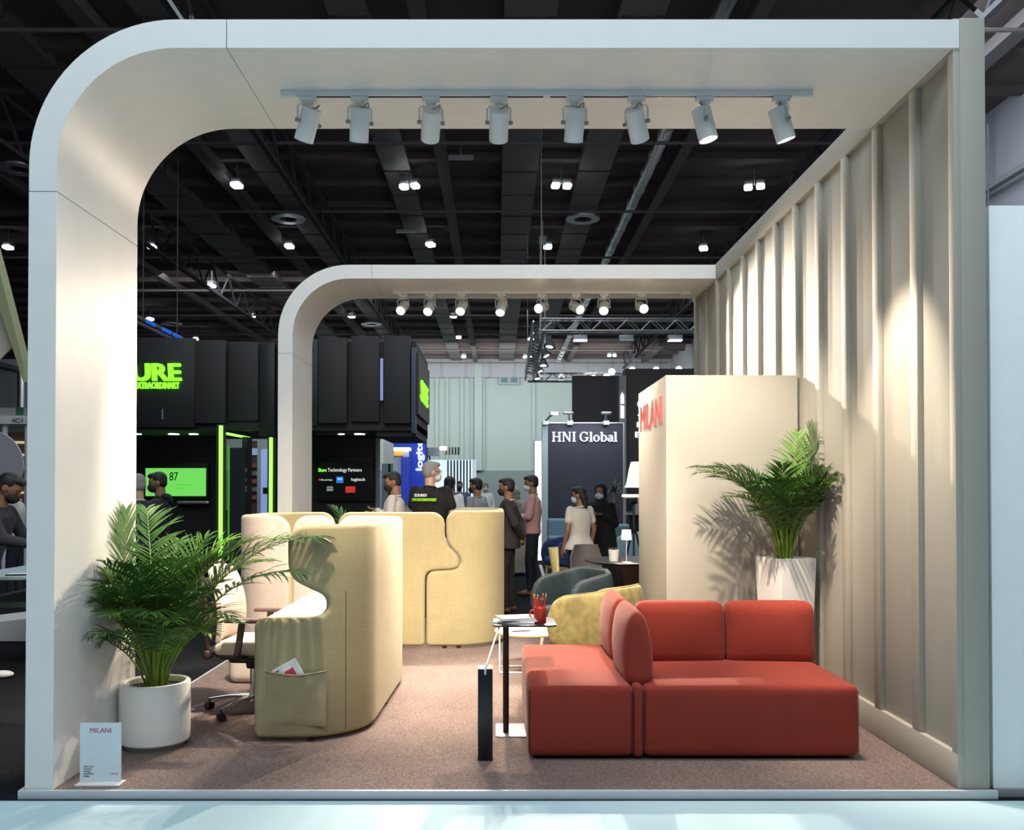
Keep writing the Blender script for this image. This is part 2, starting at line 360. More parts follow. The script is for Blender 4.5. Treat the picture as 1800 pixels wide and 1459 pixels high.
# high bay lamps
LP = [(415,293,1,'bright cool ceiling floodlight seen through the front arch, furthest left of the top row'),(720,295,2,'pair of cool ceiling lamps over the left ribbed duct, top row'),
 (987,294,2,'pair of cool ceiling lamps right of the widest duct, top row'),(1328,296,2,'pair of cool ceiling lamps nearest the beige wall, top row'),
 (265,408,1,'cool ceiling floodlight beside the front arch leg, second row'),(508,407,1,'cool ceiling floodlight just below the left round vent'),(757,404,1,'cool ceiling floodlight in the second row over the left ribbed duct'),(963,408,1,'cool ceiling floodlight below the hanging white cable hoist'),(1238,411,1,'cool ceiling floodlight in the second row near the beige wall'),(12,409,1,'bright cool floodlight at the far left edge outside the front arch'),
 (371,481,1,'cool ceiling floodlight left of the rear arch corner'),(263,543,1,'small ceiling floodlight low beside the front arch leg above the black stand'),(442,537,1,'small ceiling floodlight just left of the rear arch leg'),(343,580,1,'small ceiling floodlight just over the black stand top edge'),
 (618,538,1,'small ceiling floodlight under the rear arch curve'),(797,538,1,'small ceiling floodlight behind the third rear track spotlight'),(806,577,1,'small ceiling floodlight left of the lowered ceiling beam under the rear arch'),(933,580,1,'small ceiling floodlight just left of the truss corner'),(815,613,1,'lowest small ceiling floodlight left of the truss, above the pale end wall'),(1076,611,2,'pair of small ceiling lamps seen through the truss frame'),(927,614,2,'pair of tiny ceiling lamps left of the truss leg'),(650,583,1,'small ceiling floodlight with a white box beneath it over the black stand')]
for px, py, n, lab in LP:
    Y = 10.3 * F / (VY - py); s = 1 if n == 1 else .8
    t = thing('ceiling_lamp', lab, 'lamp', (X(px, Y), Y, 11.25), random.uniform(-20, 20))
    b = MB(); b.cyl((0, 0, .1), (0, 0, .74), .02, n=6)
    for k in range(n): b.puff(((k - (n - 1) / 2) * .38, 0, .16), (.34 * s, .34 * s, .2), .05, n=6)
    hs_ = b.build('housing', M['grey'], t)
    for k in range(n):
        q = MB(); q.puff(((k - (n - 1) / 2) * .38, -.04, .02), (.33 * s, .36 * s, .14), .05, n=6); q.build('lens', M['lensw'], hs_)
for px, py, lab in ((505, 363, 'round ring-shaped ceiling air vent left of centre, above the rear arch corner'), (1025, 363, 'round ring-shaped ceiling air vent right of the hanging cable hoist'), (300, 557, 'round ceiling air vent low beside the front arch leg'), (652, 557, 'small round ceiling vent under the rear arch, left of its spotlights'), (31, 271, 'small white ceiling vent at the far left edge outside the arch')):
    Y = 10.46 * F / (VY - py)
    t = thing('ceiling_vent', lab, 'vent', (X(px, Y), Y, 11.55))
    MB().lathe([(.32, 0), (.62, 0), (.64, .06), (.5, .3), (.3, .3), (.32, 0)], 28).build('ring', M['alu'], t)
    MB().lathe([(0, .1), (.16, .02), (.18, .08), (0, .25)], 20).build('core', M['black'], t)
for px, py, lab in ((810, 272, 'short white batten light between the grey beam and widest duct'), (713, 403, 'short white box light over the left ribbed duct'), (322, 470, 'short white batten high on the left, beside the front arch leg')):
    Y = 10 * F / (VY - py); tag(MB().cbox((X(px, Y), Y, 11.5), (.75, .12, .12)).cyl((X(px, Y), Y, 11.5), (X(px, Y), Y, 11.99), .015, n=6).build('batten_light', M['alu']), lab, 'lamp')
# hoist cables
Y = 34
t = thing('cable_hoist', 'white chain hoist hanging on two cables from the ceiling over the rear arch', 'hoist', (X(954, Y), Y, 11.9))
b = MB(); b.tube([(0, 0, 0), (0, 0, -.6)], .03, 6); b.puff((0, 0, -.75), (.3, .3, .32), .05, n=6); b.build('hoist_body', M['fixture'], t)
for s in (-1, 1): MB().tube([(s * .09, 0, -.9), (s * .09, 0, -5.3)], .022, 6).build('cable', M['alu'], t)

# ================================================================ the stand
PX0, PX1, PY0, PY1 = -2.435, 2.545, 4.56, 10.72
b = MB(); b.box((PX0, PY0 + .012, -.04), (PX1, PY1, 0)); struct('floor', b, M['stand'])
b = MB(); b.box((PX0 - .012, PY0 - .012, -.041), (PX1 + .012, PY0 + .01, .004)); b.box((PX0 - .014, PY0 + .01, -.041), (PX0, PY1, .004)); struct('trim_2', b, M['strip'], bevel=.002)

def arch(name, label, Y0, Y1, xo, xi, zo, zi, r, xr, seams):
    t = thing(name, label, 'arch', (xo, Y0, 0))
    def prof(x, z, rad, n=20):
        pts = [(x, 0.0)]
        for i in range(n + 1):
            a = math.pi - math.pi / 2 * i / n; pts.append((x + rad + rad * math.cos(a), z - rad + rad * math.sin(a)))
        return pts + [(xr, z)]
    o_, i_ = prof(xo, zo, r), prof(xi, zi, r - (zo - zi))
    zs, xs = seams
    def piece(sel_o, sel_i, nm):
        pts = sel_o + sel_i[::-1]
        MB().prism(pts, Y0, Y1, lambda u, v, d: (u, d, v)).build(nm, M['white'], t, world=True, angle=20, bevel=.0015)
    g = .0018
    piece([(xo, 0), (xo, zs - g)], [(xi, 0), (xi, zs - g)], 'arch_leg')
    mo = [(xo, zs + g)] + o_[1:-1] + [(xs - g, zo)]; mi_ = [(xi, zs + g)] + i_[1:-1] + [(xs - g, zi)]
    piece(mo, mi_, 'arch_corner')
    piece([(xs + g, zo), (xr, zo)], [(xs + g, zi), (xr, zi)], 'arch_beam')
    e = .004                                             # dark joints between the three pieces
    MB().box((xo + e, Y0 + e, zs - .01), (xi - e, Y1 - e, zs + .01)).build('joint', M['seam'], t, world=True)
    MB().box((xs - .01, Y0 + e, zi + e), (xs + .01, Y1 - e, zo - e)).build('joint', M['seam'], t, world=True)
    return t
arch('arch_frame', 'large white rounded arch framing the front of the booth', 4.575, 5.605, -2.425, -2.28, 3.982, 3.832, .76, 2.398, (3.085, -1.405))
arch('arch_frame', 'white rounded arch at the rear of the booth, behind the high-backed screens', 9.585, 10.6, -2.372, -2.215, 3.982, 3.832, .76, 2.398, (3.02, -1.36))

# right wall with framed panels
WX = 2.40
t = thing('partition_wall', 'tall beige partition wall with framed vertical panels on the right side of the booth', 'partition', (WX, 4.575, 0))
b = MB(); b.box((WX, 4.575, 0), (2.53, 10.72, 3.99)); b.build('wall_core', M['greige'], t, world=True, bevel=.002)
pw = .034
b = MB(); b.box((WX - pw, 4.577, 3.815), (WX, 10.72, 3.988)); b.build('top_rail', M['greige'], t, world=True, bevel=.0015)
b = MB(); b.box((WX - pw, 4.577, 0.002), (WX, 10.72, .18)); b.build('bottom_rail', M['greige'], t, world=True, bevel=.0015)
for k in range(-1, 12):
    y = 4.99 + k * .507
    if k == -1: y0, y1 = 4.577, 4.635
    else: y0, y1 = y, y + .085
    b = MB(); b.box((WX - pw, y0, .18), (WX, y1, 3.815)); b.build('batten', M['greige'], t, world=True, bevel=.0015)
# storage box with the red lettering
bx, by0, by1, bz = 1.329, 6.98, 8.33, 2.445
t = thing('storage_cabin', 'beige closed boxy cabin against the beige wall, with large red lettering on its side', 'cabin', (bx, by0, 0))
MB().box((bx, by0, 0), (WX - pw - .001, by1, bz)).build('cabin_body', M['greige'], t, world=True, bevel=.003)
# MILANI reads from far (left) to near (right) on the left side
mb = text_mb('MILANI', .33, lambda u, v, d: (bx - .004 - d, 8.25 - u, 1.888 + v), .006, sx=1.0)
xs = [v.co.y for v in mb.bm.verts]; y_lo, y_hi = min(xs), max(xs)
zs_ = [v.co.z for v in mb.bm.verts]; z_lo, z_hi = min(zs_), max(zs_)
for v in mb.bm.verts: v.co.y = 7.12 + (v.co.y - y_lo) / (y_hi - y_lo) * 1.08; v.co.z = 2.078 + (v.co.z - z_lo) / (z_hi - z_lo) * .225
mb.build('lettering', mat('brick_red_vinyl', (.62, .10, .11), .5), t, world=True, label='red capital lettering on the cabin side')

# neighbour stand panel at the right edge
t = thing('partition_wall', 'tall pale white panel of the neighbouring stand at the right edge', 'panel', (3.6, 4.62, -.04))
MB().box((2.56, 4.6, .0), (5.6, 4.72, 3.02)).build('panel_board', mat('pale_white_panel', (.88, .92, .93), .5), t, world=True, bevel=.002)
MB().box((2.56, 4.585, -.04), (5.6, 4.72, .0)).build('kick_strip', M['grey'], t, world=True)
Y = 14; tag(MB().tube([P(1741, 215, Y), P(1741, 366, Y)], .012, 6).cbox(P(1749, 366, Y), (.16, .1, .04)).build('hanging_cable', M['grey']), 'thin grey hanging cable above the pale panel at the right edge', 'cable')
b = MB(); b.box((13.15, 12, 9.6), (13.35, 60, 9.75))
for k in range(9): b.cyl((13.25, 14 + k * 5, 9.7), (13.25, 14 + k * 5, 11.77), .03, n=6)
tag(b.build('cable_tray', M['grey']), 'grey cable tray hung on rods along the pale hall wall, right edge', 'tray')

# ================================================================ track lights
def track(x0, x1, Y, z, label):
    t = thing('lighting_track', label, 'track', (x0, Y, z))
    L = x1 - x0
    b = MB(); b.box((.09, -.018, -.034), (L / 2 - .008, .018, 0)); b.box((L / 2 + .008, -.018, -.034), (L - .09, .018, 0)); b.build('rail', M['fixture'], t, bevel=.002)
    b = MB(); b.box((.12, -.008, -.036), (L - .12, .008, -.03)); b.build('conductor_slot', M['blacksat'], t)
    for x, nm in ((0, 'end_feed'), (L - .09, 'end_feed'), (L / 2 - .02, 'coupler')):
        MB().box((x, -.02, -.038), (x + (.09 if nm == 'end_feed' else .04), .02, 0)).build(nm, M['fixture'], t, bevel=.003)
def spot(px, Y, z, aim, label, power, glow, cone=62, grp=None, name='track_spotlight', R_=.055, L_=.185):
    x = X(px, Y); t = thing(name, label, 'spotlight', (x, Y, z), 0, grp)
    MB().box((-.05, -.019, -.062), (.05, .019, -.036)).box((-.03, -.015, -.078), (.03, .015, -.06)).build('adapter', M['fixture'], t, bevel=.002)
    piv = Vector((0, 0, -.185)); d = (Vector(aim) - (Vector((x, Y, z)) + piv)).normalized()
    yaw = math.atan2(d.x, -d.y)                                   # yoke turns with the head
    ax = Vector((math.cos(yaw), math.sin(yaw), 0)); w_ = R_ + .012
    b = MB(); b.tube([piv + ax * w_, Vector((ax.x * w_, ax.y * w_, -.105)), Vector((ax.x * (w_ - .015), ax.y * (w_ - .015), -.09)), Vector((-ax.x * (w_ - .015), -ax.y * (w_ - .015), -.09)), Vector((-ax.x * w_, -ax.y * w_, -.105)), piv - ax * w_], .006, 8)
    b.cyl((0, 0, -.092), (0, 0, -.076), .014)
    yk = b.build('yoke', M['fixture'], t)
    for s in (-1, 1): MB().cyl(piv + ax * s * (R_ - .002), piv + ax * s * (R_ + .024), .011).build('knob', M['grey'], yk)
    up = -d; h0 = piv + up * (L_ * .45); h1 = piv + d * (L_ * .55)
    q = up.to_track_quat('Z', 'Y').to_matrix().to_4x4(); q.translation = h1
    MB().lathe([(R_ - .009, .035), (R_ - .006, .001), (R_, 0), (R_, L_ - .004), (R_ - .004, L_), (.001, L_)], 32, M4=q).build('lamp_head', M['fixture'], t)
    hd_ = t.children[-1] if False else bpy.data.objects[max((o.name for o in t.children if o.name.startswith('lamp_head')), key=len)]
    MB().lathe([(.001, .028), (R_ - .008, .028), (R_ - .008, .032), (.001, .032)], 24, M4=q).build('lens', M['lens'] if glow else M['lensg'], hd_)
    side = d.cross(Vector((0, 0, 1))); side = side.normalized() if side.length > .01 else Vector((1, 0, 0))
    c0 = h0 + Vector((0, 0, 0)); MB().tube(chaikin([(0, 0, -.09), (side.x * .05, .02, -.1), c0 + side * .045 + up * .035, c0 + side * .02 + up * .004, c0], 2), .004, 6).build('cord', M['grey'], t)
    l = bpy.data.lights.new('spot_beam', 'SPOT'); l.energy = power; l.color = (1, .83, .645); l.spot_size = R(cone); l.spot_blend = .75; l.shadow_soft_size = .03
    lo = bpy.data.objects.new('spot_beam', l); C.objects.link(lo); lo.parent = t; lo.location = h1 + d * .02
    lo.rotation_euler = d.to_track_quat('-Z', 'Y').to_euler()
    return t
track(X(492, 5.07), X(1431, 5.07), 5.07, 3.832, 'white lighting track under the front arch beam')
track(X(690, 10.2), X(1214, 10.2), 10.2, 3.832, 'white lighting track under the rear arch beam')
ordn = ['first', 'second', 'third', 'fourth', 'fifth', 'sixth', 'seventh', 'eighth']
PW = 600
FR = [(540, (-2.1, 6.3, 1.2), 'tilted to the left, leftmost of the front row'), (631, (-1.15, 6.5, .9), 'hanging almost upright, second from left in the front row'), (757, (-.9, 8.6, .9), 'tilted with its rear cap showing, third from left in the front row'),
      (877, (-.1, 8.4, .7), 'with a looped cord, fourth from left in the front row'), (1011, (.3, 7.0, .3), 'upright right after the rail joint, fifth from left in the front row'), (1120, (1.75, 6.98, 1.35), 'with a curling cord, sixth from left in the front row'),
      (1240, (2.0, 5.0, .2), 'with its warm lit mouth showing, seventh from left in the front row'), (1376, (2.4, 5.3, 1.3), 'rightmost of the front row near the beige wall')]
for px, aim, lab in FR: spot(px, 5.07, 3.832, aim, 'white track spotlight ' + lab, {1240: 150, 1376: 430}.get(px, PW), px == 1240, cone=52 if px == 1376 else 62)
RR = [(708, (-2.0, 6.7, 1.1), 'leftmost lit one of the rear row'), (755, (-1.5, 7.3, .9), 'second from left in the rear row, glowing'), (811, (-.9, 7.2, 1.0), 'third from left in the rear row, glowing'), (881, (-.4, 8.2, 1.1), 'fourth from left in the rear row, glowing alone'),
      (953, (-2.28, 5.2, 1.7), 'very bright one above the truss corner'), (1013, (2.4, 7.4, 2.0), 'turned sideways with its cylinder showing'), (1062, (.62, 5.9, .45), 'very bright one, second from right in the rear row'), (1128, (2.4, 5.9, 1.9), 'brightest glare, rightmost of the rear row')]
for px, aim, lab in RR: spot(px, 10.2, 3.832, aim, 'white cylindrical track spotlight, ' + lab, {953: 340, 1062: 1250, 1128: 1000, 1013: 900}.get(px, PW), True, R_=.055)

# ================================================================ coral sofa
def rz(a): return Matrix.Rotation(R(a), 4, 'Z')
def rx(a): return Matrix.Rotation(R(a), 4, 'X')
def ry(a): return Matrix.Rotation(R(a), 4, 'Y')
RF = M['redfab']; dseam = mat('dark_red_seam', (.12, .015, .015), .9)
t = thing('sofa', 'coral red sofa module facing left, the nearer deep seat beside the side table', 'sofa', (.48, 5.76, 0))
x0, x1, y0, y1 = .178, .775, 5.07, 6.45
MB().puff(((x0 + x1) / 2, (y0 + y1) / 2, .222), (x1 - x0, y1 - y0, .40), .032, (.008, .004, .014)).build('seat', RF, t, world=True)
b = MB(); e = .004
for sx in (x0, x1): b.tube([(sx + (e if sx == x0 else -e), y0 + .006, .04), (sx + (e if sx == x0 else -e), y0 + .006, .395)], .0028, 6)
b.build('seam', dseam, t, world=True)
MB().puff((.806, (y0 + y1) / 2, .222), (.052, y1 - y0 - .004, .41), .02).build('back_panel', RF, t, world=True)
for yy, a in ((5.46, 0), (6.12, 0)):
    MB().puff((.822, yy, .605), (.15, .63, .43), .062, (.028, .0, .02), rot=ry(-2), taper=.45).build('backrest', RF, t, world=True)
for sx in (x0 + .06, .78):
    for sy in (y0 + .08, y1 - .08): MB().cyl((sx, sy, 0), (sx, sy, .03), .025).build('foot', M['blackmetal'], t, world=True)
t = thing('sofa', 'wide coral red sofa module with two back cushions facing the viewer', 'sofa', (1.45, 5.5, 0))
x0, x1, y0, y1 = .838, 2.062, 5.07, 5.95
MB().puff(((x0 + x1) / 2, (y0 + y1) / 2, .222), (x1 - x0, y1 - y0, .40), .032, (.006, .004, .016)).build('seat', RF, t, world=True)
b = MB()
for sx in (x0 + e, x1 - e): b.tube([(sx, y0 + .006, .04), (sx, y0 + .006, .395)], .0028, 6)
b.build('seam', dseam, t, world=True)
for xx in (1.198, 1.785): MB().puff((xx, 5.86, .60), (.585, .16, .41), .06, (.0, .035, .008), rot=rx(-3)).build('backrest', RF, t, world=True)
for sx in (x0 + .06, x1 - .06):
    for sy in (y0 + .08, y1 - .08): MB().cyl((sx, sy, 0), (sx, sy, .03), .025).build('foot', M['blackmetal'], t, world=True)

# ================================================================ side table, books, mug
def rrect(cx, cy, w_, h_, r, n=6):
    pts = []
    for (sx, sy, a0) in ((1, 1, 0), (-1, 1, 90), (-1, -1, 180), (1, -1, 270)):
        for i in range(n + 1):
            a = R(a0 + 90 * i / n); pts.append((cx + sx * (w_ / 2 - r) + r * math.cos(a), cy + sy * (h_ / 2 - r) + r * math.sin(a)))
    return pts
up = lambda u, v, d: (u, v, d)
TZ = .70
t = thing('side_table', 'small black cantilever side table standing left of the coral sofa', 'table', (.055, 5.65, 0))
MB().prism(rrect(.172, 5.69, .40, .36, .05), TZ - .011, TZ, up).build('tabletop', M['blacksat'], t, world=True, bevel=.002)
MB().cyl((.055, 5.63, .008), (.055, 5.63, TZ - .01), .019, n=24).build('pole', M['blackmetal'], t, world=True)
MB().prism(rrect(.16, 5.69, .34, .30, .02), 0, .009, up).build('base_plate', M['alu'], t, world=True, bevel=.002, label='pale metal base plate')
bk = [(.115, 5.66, .26, .20, -8, .012, M['paper'], 'lowest magazine of the stack on the black side table'), (.12, 5.665, .25, .19, 4, .010, M['paper'], 'middle magazine of the stack on the black side table'), (.125, 5.66, .24, .185, 14, .012, M['paper'], 'top magazine with a peach cover on the black side table')]
z = TZ
for cx, cy, w_, h_, a, th, m, lab in bk:
    t = thing('magazine', lab, 'magazine', (cx, cy, z), a, 'magazines on the side table')
    MB().box((-w_ / 2, -h_ / 2, .001), (w_ / 2, h_ / 2, th - .001)).build('pages', M['paper'], t)
    b = MB(); b.box((-w_ / 2 - .001, -h_ / 2 - .001, th - .0012), (w_ / 2 + .001, h_ / 2 + .001, th)); b.box((-w_ / 2 - .001, -h_ / 2 - .001, 0), (w_ / 2 + .001, h_ / 2 + .001, .001)); b.build('cover', M['papercov'] if 'peach' in lab else M['fixture'], t)
    z += th + .0002
t = thing('mug', 'red enamel mug holding red pencils on the side table', 'mug', (.27, 5.62, TZ))
MB().lathe([(.001, 0), (.037, 0), (.039, .003), (.039, .098), (.037, .1), (.035, .098), (.035, .006), (.001, .006)], 32).build('cup', M['red'], t)
MB().tube(chaikin([(-.037, -.0, .08), (-.062, -.0, .078), (-.064, -.0, .035), (-.037, -.0, .03)], 2), .005, 8).build('handle', M['red'], t)
random.seed(3)
for k in range(11):
    a = k * 2.4; r0 = .012; r1 = random.uniform(.03, .05); zt = random.uniform(.15, .18)
    d0 = Vector((r0 * math.cos(a), r0 * math.sin(a), .007)); k1 = Vector((r1 * math.cos(a) * 1.1, r1 * math.sin(a), zt))
    rr = 1.0; dirn = (k1 - d0)
    at_rim = d0 + dirn * ((.1 - .007) / dirn.z); rad = math.hypot(at_rim.x, at_rim.y)
    if rad > .029: k1.x = d0.x + (k1.x - d0.x) * .029 / rad * .9; k1.y = d0.y + (k1.y - d0.y) * .029 / rad * .9
    t = thing('pencil', 'slim red pencil standing in the red mug on the side table', 'pencil', Vector((.27, 5.62, TZ)) + d0, 0, 'red pencils in the mug')
    v = k1 - d0; dn = v.normalized()
    MB().cyl((0, 0, 0), v, .0036, n=6).build('shaft', M['red'], t)
    MB().cyl(v, v + dn * .012, .0036, .0008, n=6).build('tip', M['wood'], t)
# power column with cable
t = thing('power_column', 'slim upright black box on the floor left of the side table, with a brown top', 'box', (-.068, 5.12, 0))
MB().box((-.042, -.06, 0), (.042, .06, .515)).build('column_body', mat('black_lacquer', (.006, .007, .01), .35), t, bevel=.003)
MB().box((-.042, -.06, .5152), (.042, .06, .521)).build('column_top', M['darkwood'], t)
MB().tube(chaikin([(0, -.058, .49), (0, -.068, .515), (.01, -.05, .545), (.045, .2, .62), (.085, .48, .69)], 3), .006, 8).build('cable', M['fixture'], t, label='white cable leaving the black box')
# round coffee table
t = thing('coffee_table', 'low round pale wood coffee table on a white wire frame behind the side table', 'table', (.27, 7.6, 0))
MB().lathe([(.001, .325), (.285, .325), (.293, .332), (.293, .343), (.288, .348), (.001, .348)], 48).build('tabletop', M['wood'], t)
b = MB()
for sx in (-.25, .25):
    b.tube(chaikin([(sx, -.14, .325), (sx, -.14, .02), (sx, -.11, .008), (sx, .11, .008), (sx, .14, .02), (sx, .14, .325)], 2), .0065, 8)
b.tube([(-.25, -.13, .008), (.25, -.13, .008)], .0065, 8); b.tube([(-.25, .13, .008), (.25, .13, .008)], .0065, 8); b.build('wire_frame', M['fixture'], t)
t = thing('flyer', 'dark printed flyer lying on the low round wooden table', 'flyer', (.2, 7.5, .3482), 15)
MB().box((-.1, -.05, 0), (.1, .05, .002)).build('sheet', M['fixture'], t); MB().box((-.08, -.035, .002), (.09, .04, .0028)).build('print', M['blacksat'], t)

# ================================================================ tub armchairs
def tub(label, cx, cy, facing, m, wood, top=.80, w_=.64, d_=.60, legs=True, name='armchair', grp=None):
    """shell wraps three sides; local +x is the open front"""
    t = thing(name, label, 'armchair', (cx, cy, 0), facing, grp)
    path = []; hw = w_ / 2; r = .24
    for i in range(9): path.append((d_ / 2 - .04 - (d_ - .04 - r) * i / 8 * 1.0, -hw))
    ex = path[-1][0]
    for i in range(1, 17):
        a = R(270 - 180 * i / 16)
        # superellipse back
        ca, sa = math.cos(a), math.sin(a)
        path.append((ex + math.copysign(abs(ca) ** .75, ca) * r, math.copysign(abs(sa) ** .75, sa) * hw))
    for i in range(1, 9): path.append((ex + (d_ - .04 - r) * i / 8, hw))
    n = len(path); L = [0]
    for i in range(1, n): L.append(L[-1] + math.dist(path[i], path[i - 1]))
    T = L[-1]; vs = []; K = 14; lo = .33
    def prof(s_):
        e_ = min(s_, T - s_); rr = .16
        f = 1 if e_ > rr else math.sqrt(max(0, 1 - ((rr - e_) / rr) ** 2))
        mid = abs(s_ / T - .5) * 2
        zt = top - .10 * max(0, mid - .25) / .75; zm = (zt + lo) / 2
        return zm - (zm - lo) * (.35 + .65 * f), zm + (zt - zm) * (.35 + .65 * f)
    rings = []
    for i in range(n):
        a = Vector((*path[max(i - 1, 0)], 0)); c = Vector((*path[min(i + 1, n - 1)], 0)); tg = (c - a).normalized(); nr = Vector((tg.y, -tg.x, 0))
        z0, z1 = prof(L[i]); ring = []
        e_ = min(L[i], T - L[i]); th = .034 * (min(1, .45 + e_ / .04 * .55))
        for j in range(20):
            ang = 2 * math.pi * j / 20; cs, sn = math.cos(ang), math.sin(ang)
            zz = (z0 + z1) / 2 + math.copysign(abs(sn) ** .35, sn) * (z1 - z0) / 2
            fl = (zz - lo) / (top - lo) * .045
            ring.append(Vector((*path[i], 0)) + nr * (math.copysign(abs(cs) ** .6, cs) * th + fl) + Vector((0, 0, zz)))
        rings.append(ring)
    vs = [p for r_ in rings for p in r_]; fs = [(i * 20 + j, i * 20 + (j + 1) % 20, (i + 1) * 20 + (j + 1) % 20, (i + 1) * 20 + j) for i in range(n - 1) for j in range(20)]
    fs += [tuple(range(20)), tuple((n - 1) * 20 + j for j in range(20))]
    mb = MB(); mb._add(vs, fs); mb.build('shell', m, t, angle=60)
    b = MB(); b.tube([r_[5] + Vector((0, 0, .001)) for r_ in rings[1:-1]], .007, 8); b.build('piping', m, t)
    MB().puff((.0, 0, .385), (d_ - .10, w_ - .09, .13), .05, (0, 0, .02)).build('seat_cushion', m, t)
    MB().puff((-.02, 0, .29), (d_ - .14, w_ - .12, .06), .02).build('seat_frame', wood, t)
    for sx in (-.2, .2):
        for sy in (-.2, .2): MB().cyl((sx * 1.15, sy * 1.15, 0), (sx, sy, .27), .011, .02, 12).build('leg', wood, t)
    return t
tub('mustard velvet tub armchair behind the coral sofa', .80, 6.98, 143, M['velvety'], M['wood'], w_=.66, d_=.62)
tub('dark teal velvet tub armchair behind the mustard one', .72, 8.3, 212, M['velvett'], M['wood'], w_=.66, d_=.62)

def shell_chair(label, cx, cy, face, m, top=.80):
    t = thing('shell_chair', label, 'chair', (cx, cy, 0), face)
    vs = []; K = 10; Wn = 12
    for i in range(K + 1):
        u = i / K
        for j in range(Wn + 1):
            v = -1 + 2 * j / Wn
            w_ = .22 * (1 - max(0, u - .8) * 1.2)
            if u < .45: x, z = .22 - u * .9, .44 - .03 * math.sin(u / .45 * math.pi) + .03 * v * v
            else: q = (u - .45) / .55; x, z = -.185 - q * .07, .44 + q * (top - .44)
            x += .10 * v * v * (u if u > .3 else .3) ; vs.append((x, v * w_, z))
    fs = [(i * (Wn + 1) + j, i * (Wn + 1) + j + 1, (i + 1) * (Wn + 1) + j + 1, (i + 1) * (Wn + 1) + j) for i in range(K) for j in range(Wn)]
    mb = MB(); mb._add(vs, fs); bm = mb.bm
    bmesh.ops.recalc_face_normals(bm, faces=bm.faces); bmesh.ops.solidify(bm, geom=bm.faces[:], thickness=.022)
    mb.build('shell', m, t, angle=50)
    for sx in (-.14, .16):
        for sy in (-.16, .16): MB().cyl((sx * 1.3, sy * 1.25, 0), (sx * .6, sy * .6, .42), .009, .014, 10).build('leg', M['blackmetal'], t)
    return t
shell_chair('grey shell chair behind the dark round table', X(1040, 10.9), 10.95, -70, M['grass'], .86)
shell_chair('cream yellow shell chair left of the dark round table', X(1002, 10.3), 10.3, -5, M['cream'], .87)

# dark round table with lamp and pot
tz = .745; Y = 10.12; cx = 1.60
t = thing('round_table', 'dark round pedestal table with a flared base, beside the beige cabin', 'table', (cx, Y, 0))
MB().lathe([(.001, tz - .03), (.55, tz - .03), (.6, tz - .012), (.605, tz - .004), (.6, tz), (.001, tz)], 56).build('tabletop', M['blackmetal'], t)
MB().lathe([(.001, 0), (.27, 0), (.26, .02), (.15, .3), (.14, .42), (.24, .62), (.32, tz - .031), (.001, tz - .031)], 40).build('pedestal', M['darkwood'], t)
t = thing('plant_pot', 'small cream pot with a dark plant on the round table', 'pot', (X(1079, 9.95), 9.95, tz))
MB().lathe([(.001, 0), (.05, 0), (.064, .13), (.059, .13), (.05, .1), (.001, .1)], 28).build('pot', M['pot'], t)
random.seed(5)
for k in range(7):
    a = k * .9; MB().tube([(0, 0, .1), (.03 * math.cos(a), .03 * math.sin(a), .14), (.07 * math.cos(a), .05 * math.sin(a), .155)], [.004, .014, .002], 6, flat=.4).build('leaf', M['fern'], t)
t = thing('table_lamp', 'small white cordless table lamp on the dark round table', 'lamp', (X(1101, 9.75), 9.75, tz))
MB().lathe([(.001, 0), (.055, 0), (.055, .01), (.001, .014)], 28).build('base', M['fixture'], t)
MB().cyl((0, 0, .01), (0, 0, .28), .005).build('stem', M['fixture'], t)
MB().lathe([(.05, .25), (.058, .25), (.05, .36), (.001, .36)], 28).build('lamp_shade', M['lampw'], t)
t = thing('brochure', 'white brochure lying flat on the dark round table', 'brochure', (X(1100, 9.65), 9.62, tz), 20)
MB().box((-.12, -.08, 0), (.12, .08, .003)).build('sheet', M['paper'], t); MB().box((-.1, -.06, .003), (-.02, .0, .0036)).build('print', M['redprint'], t)

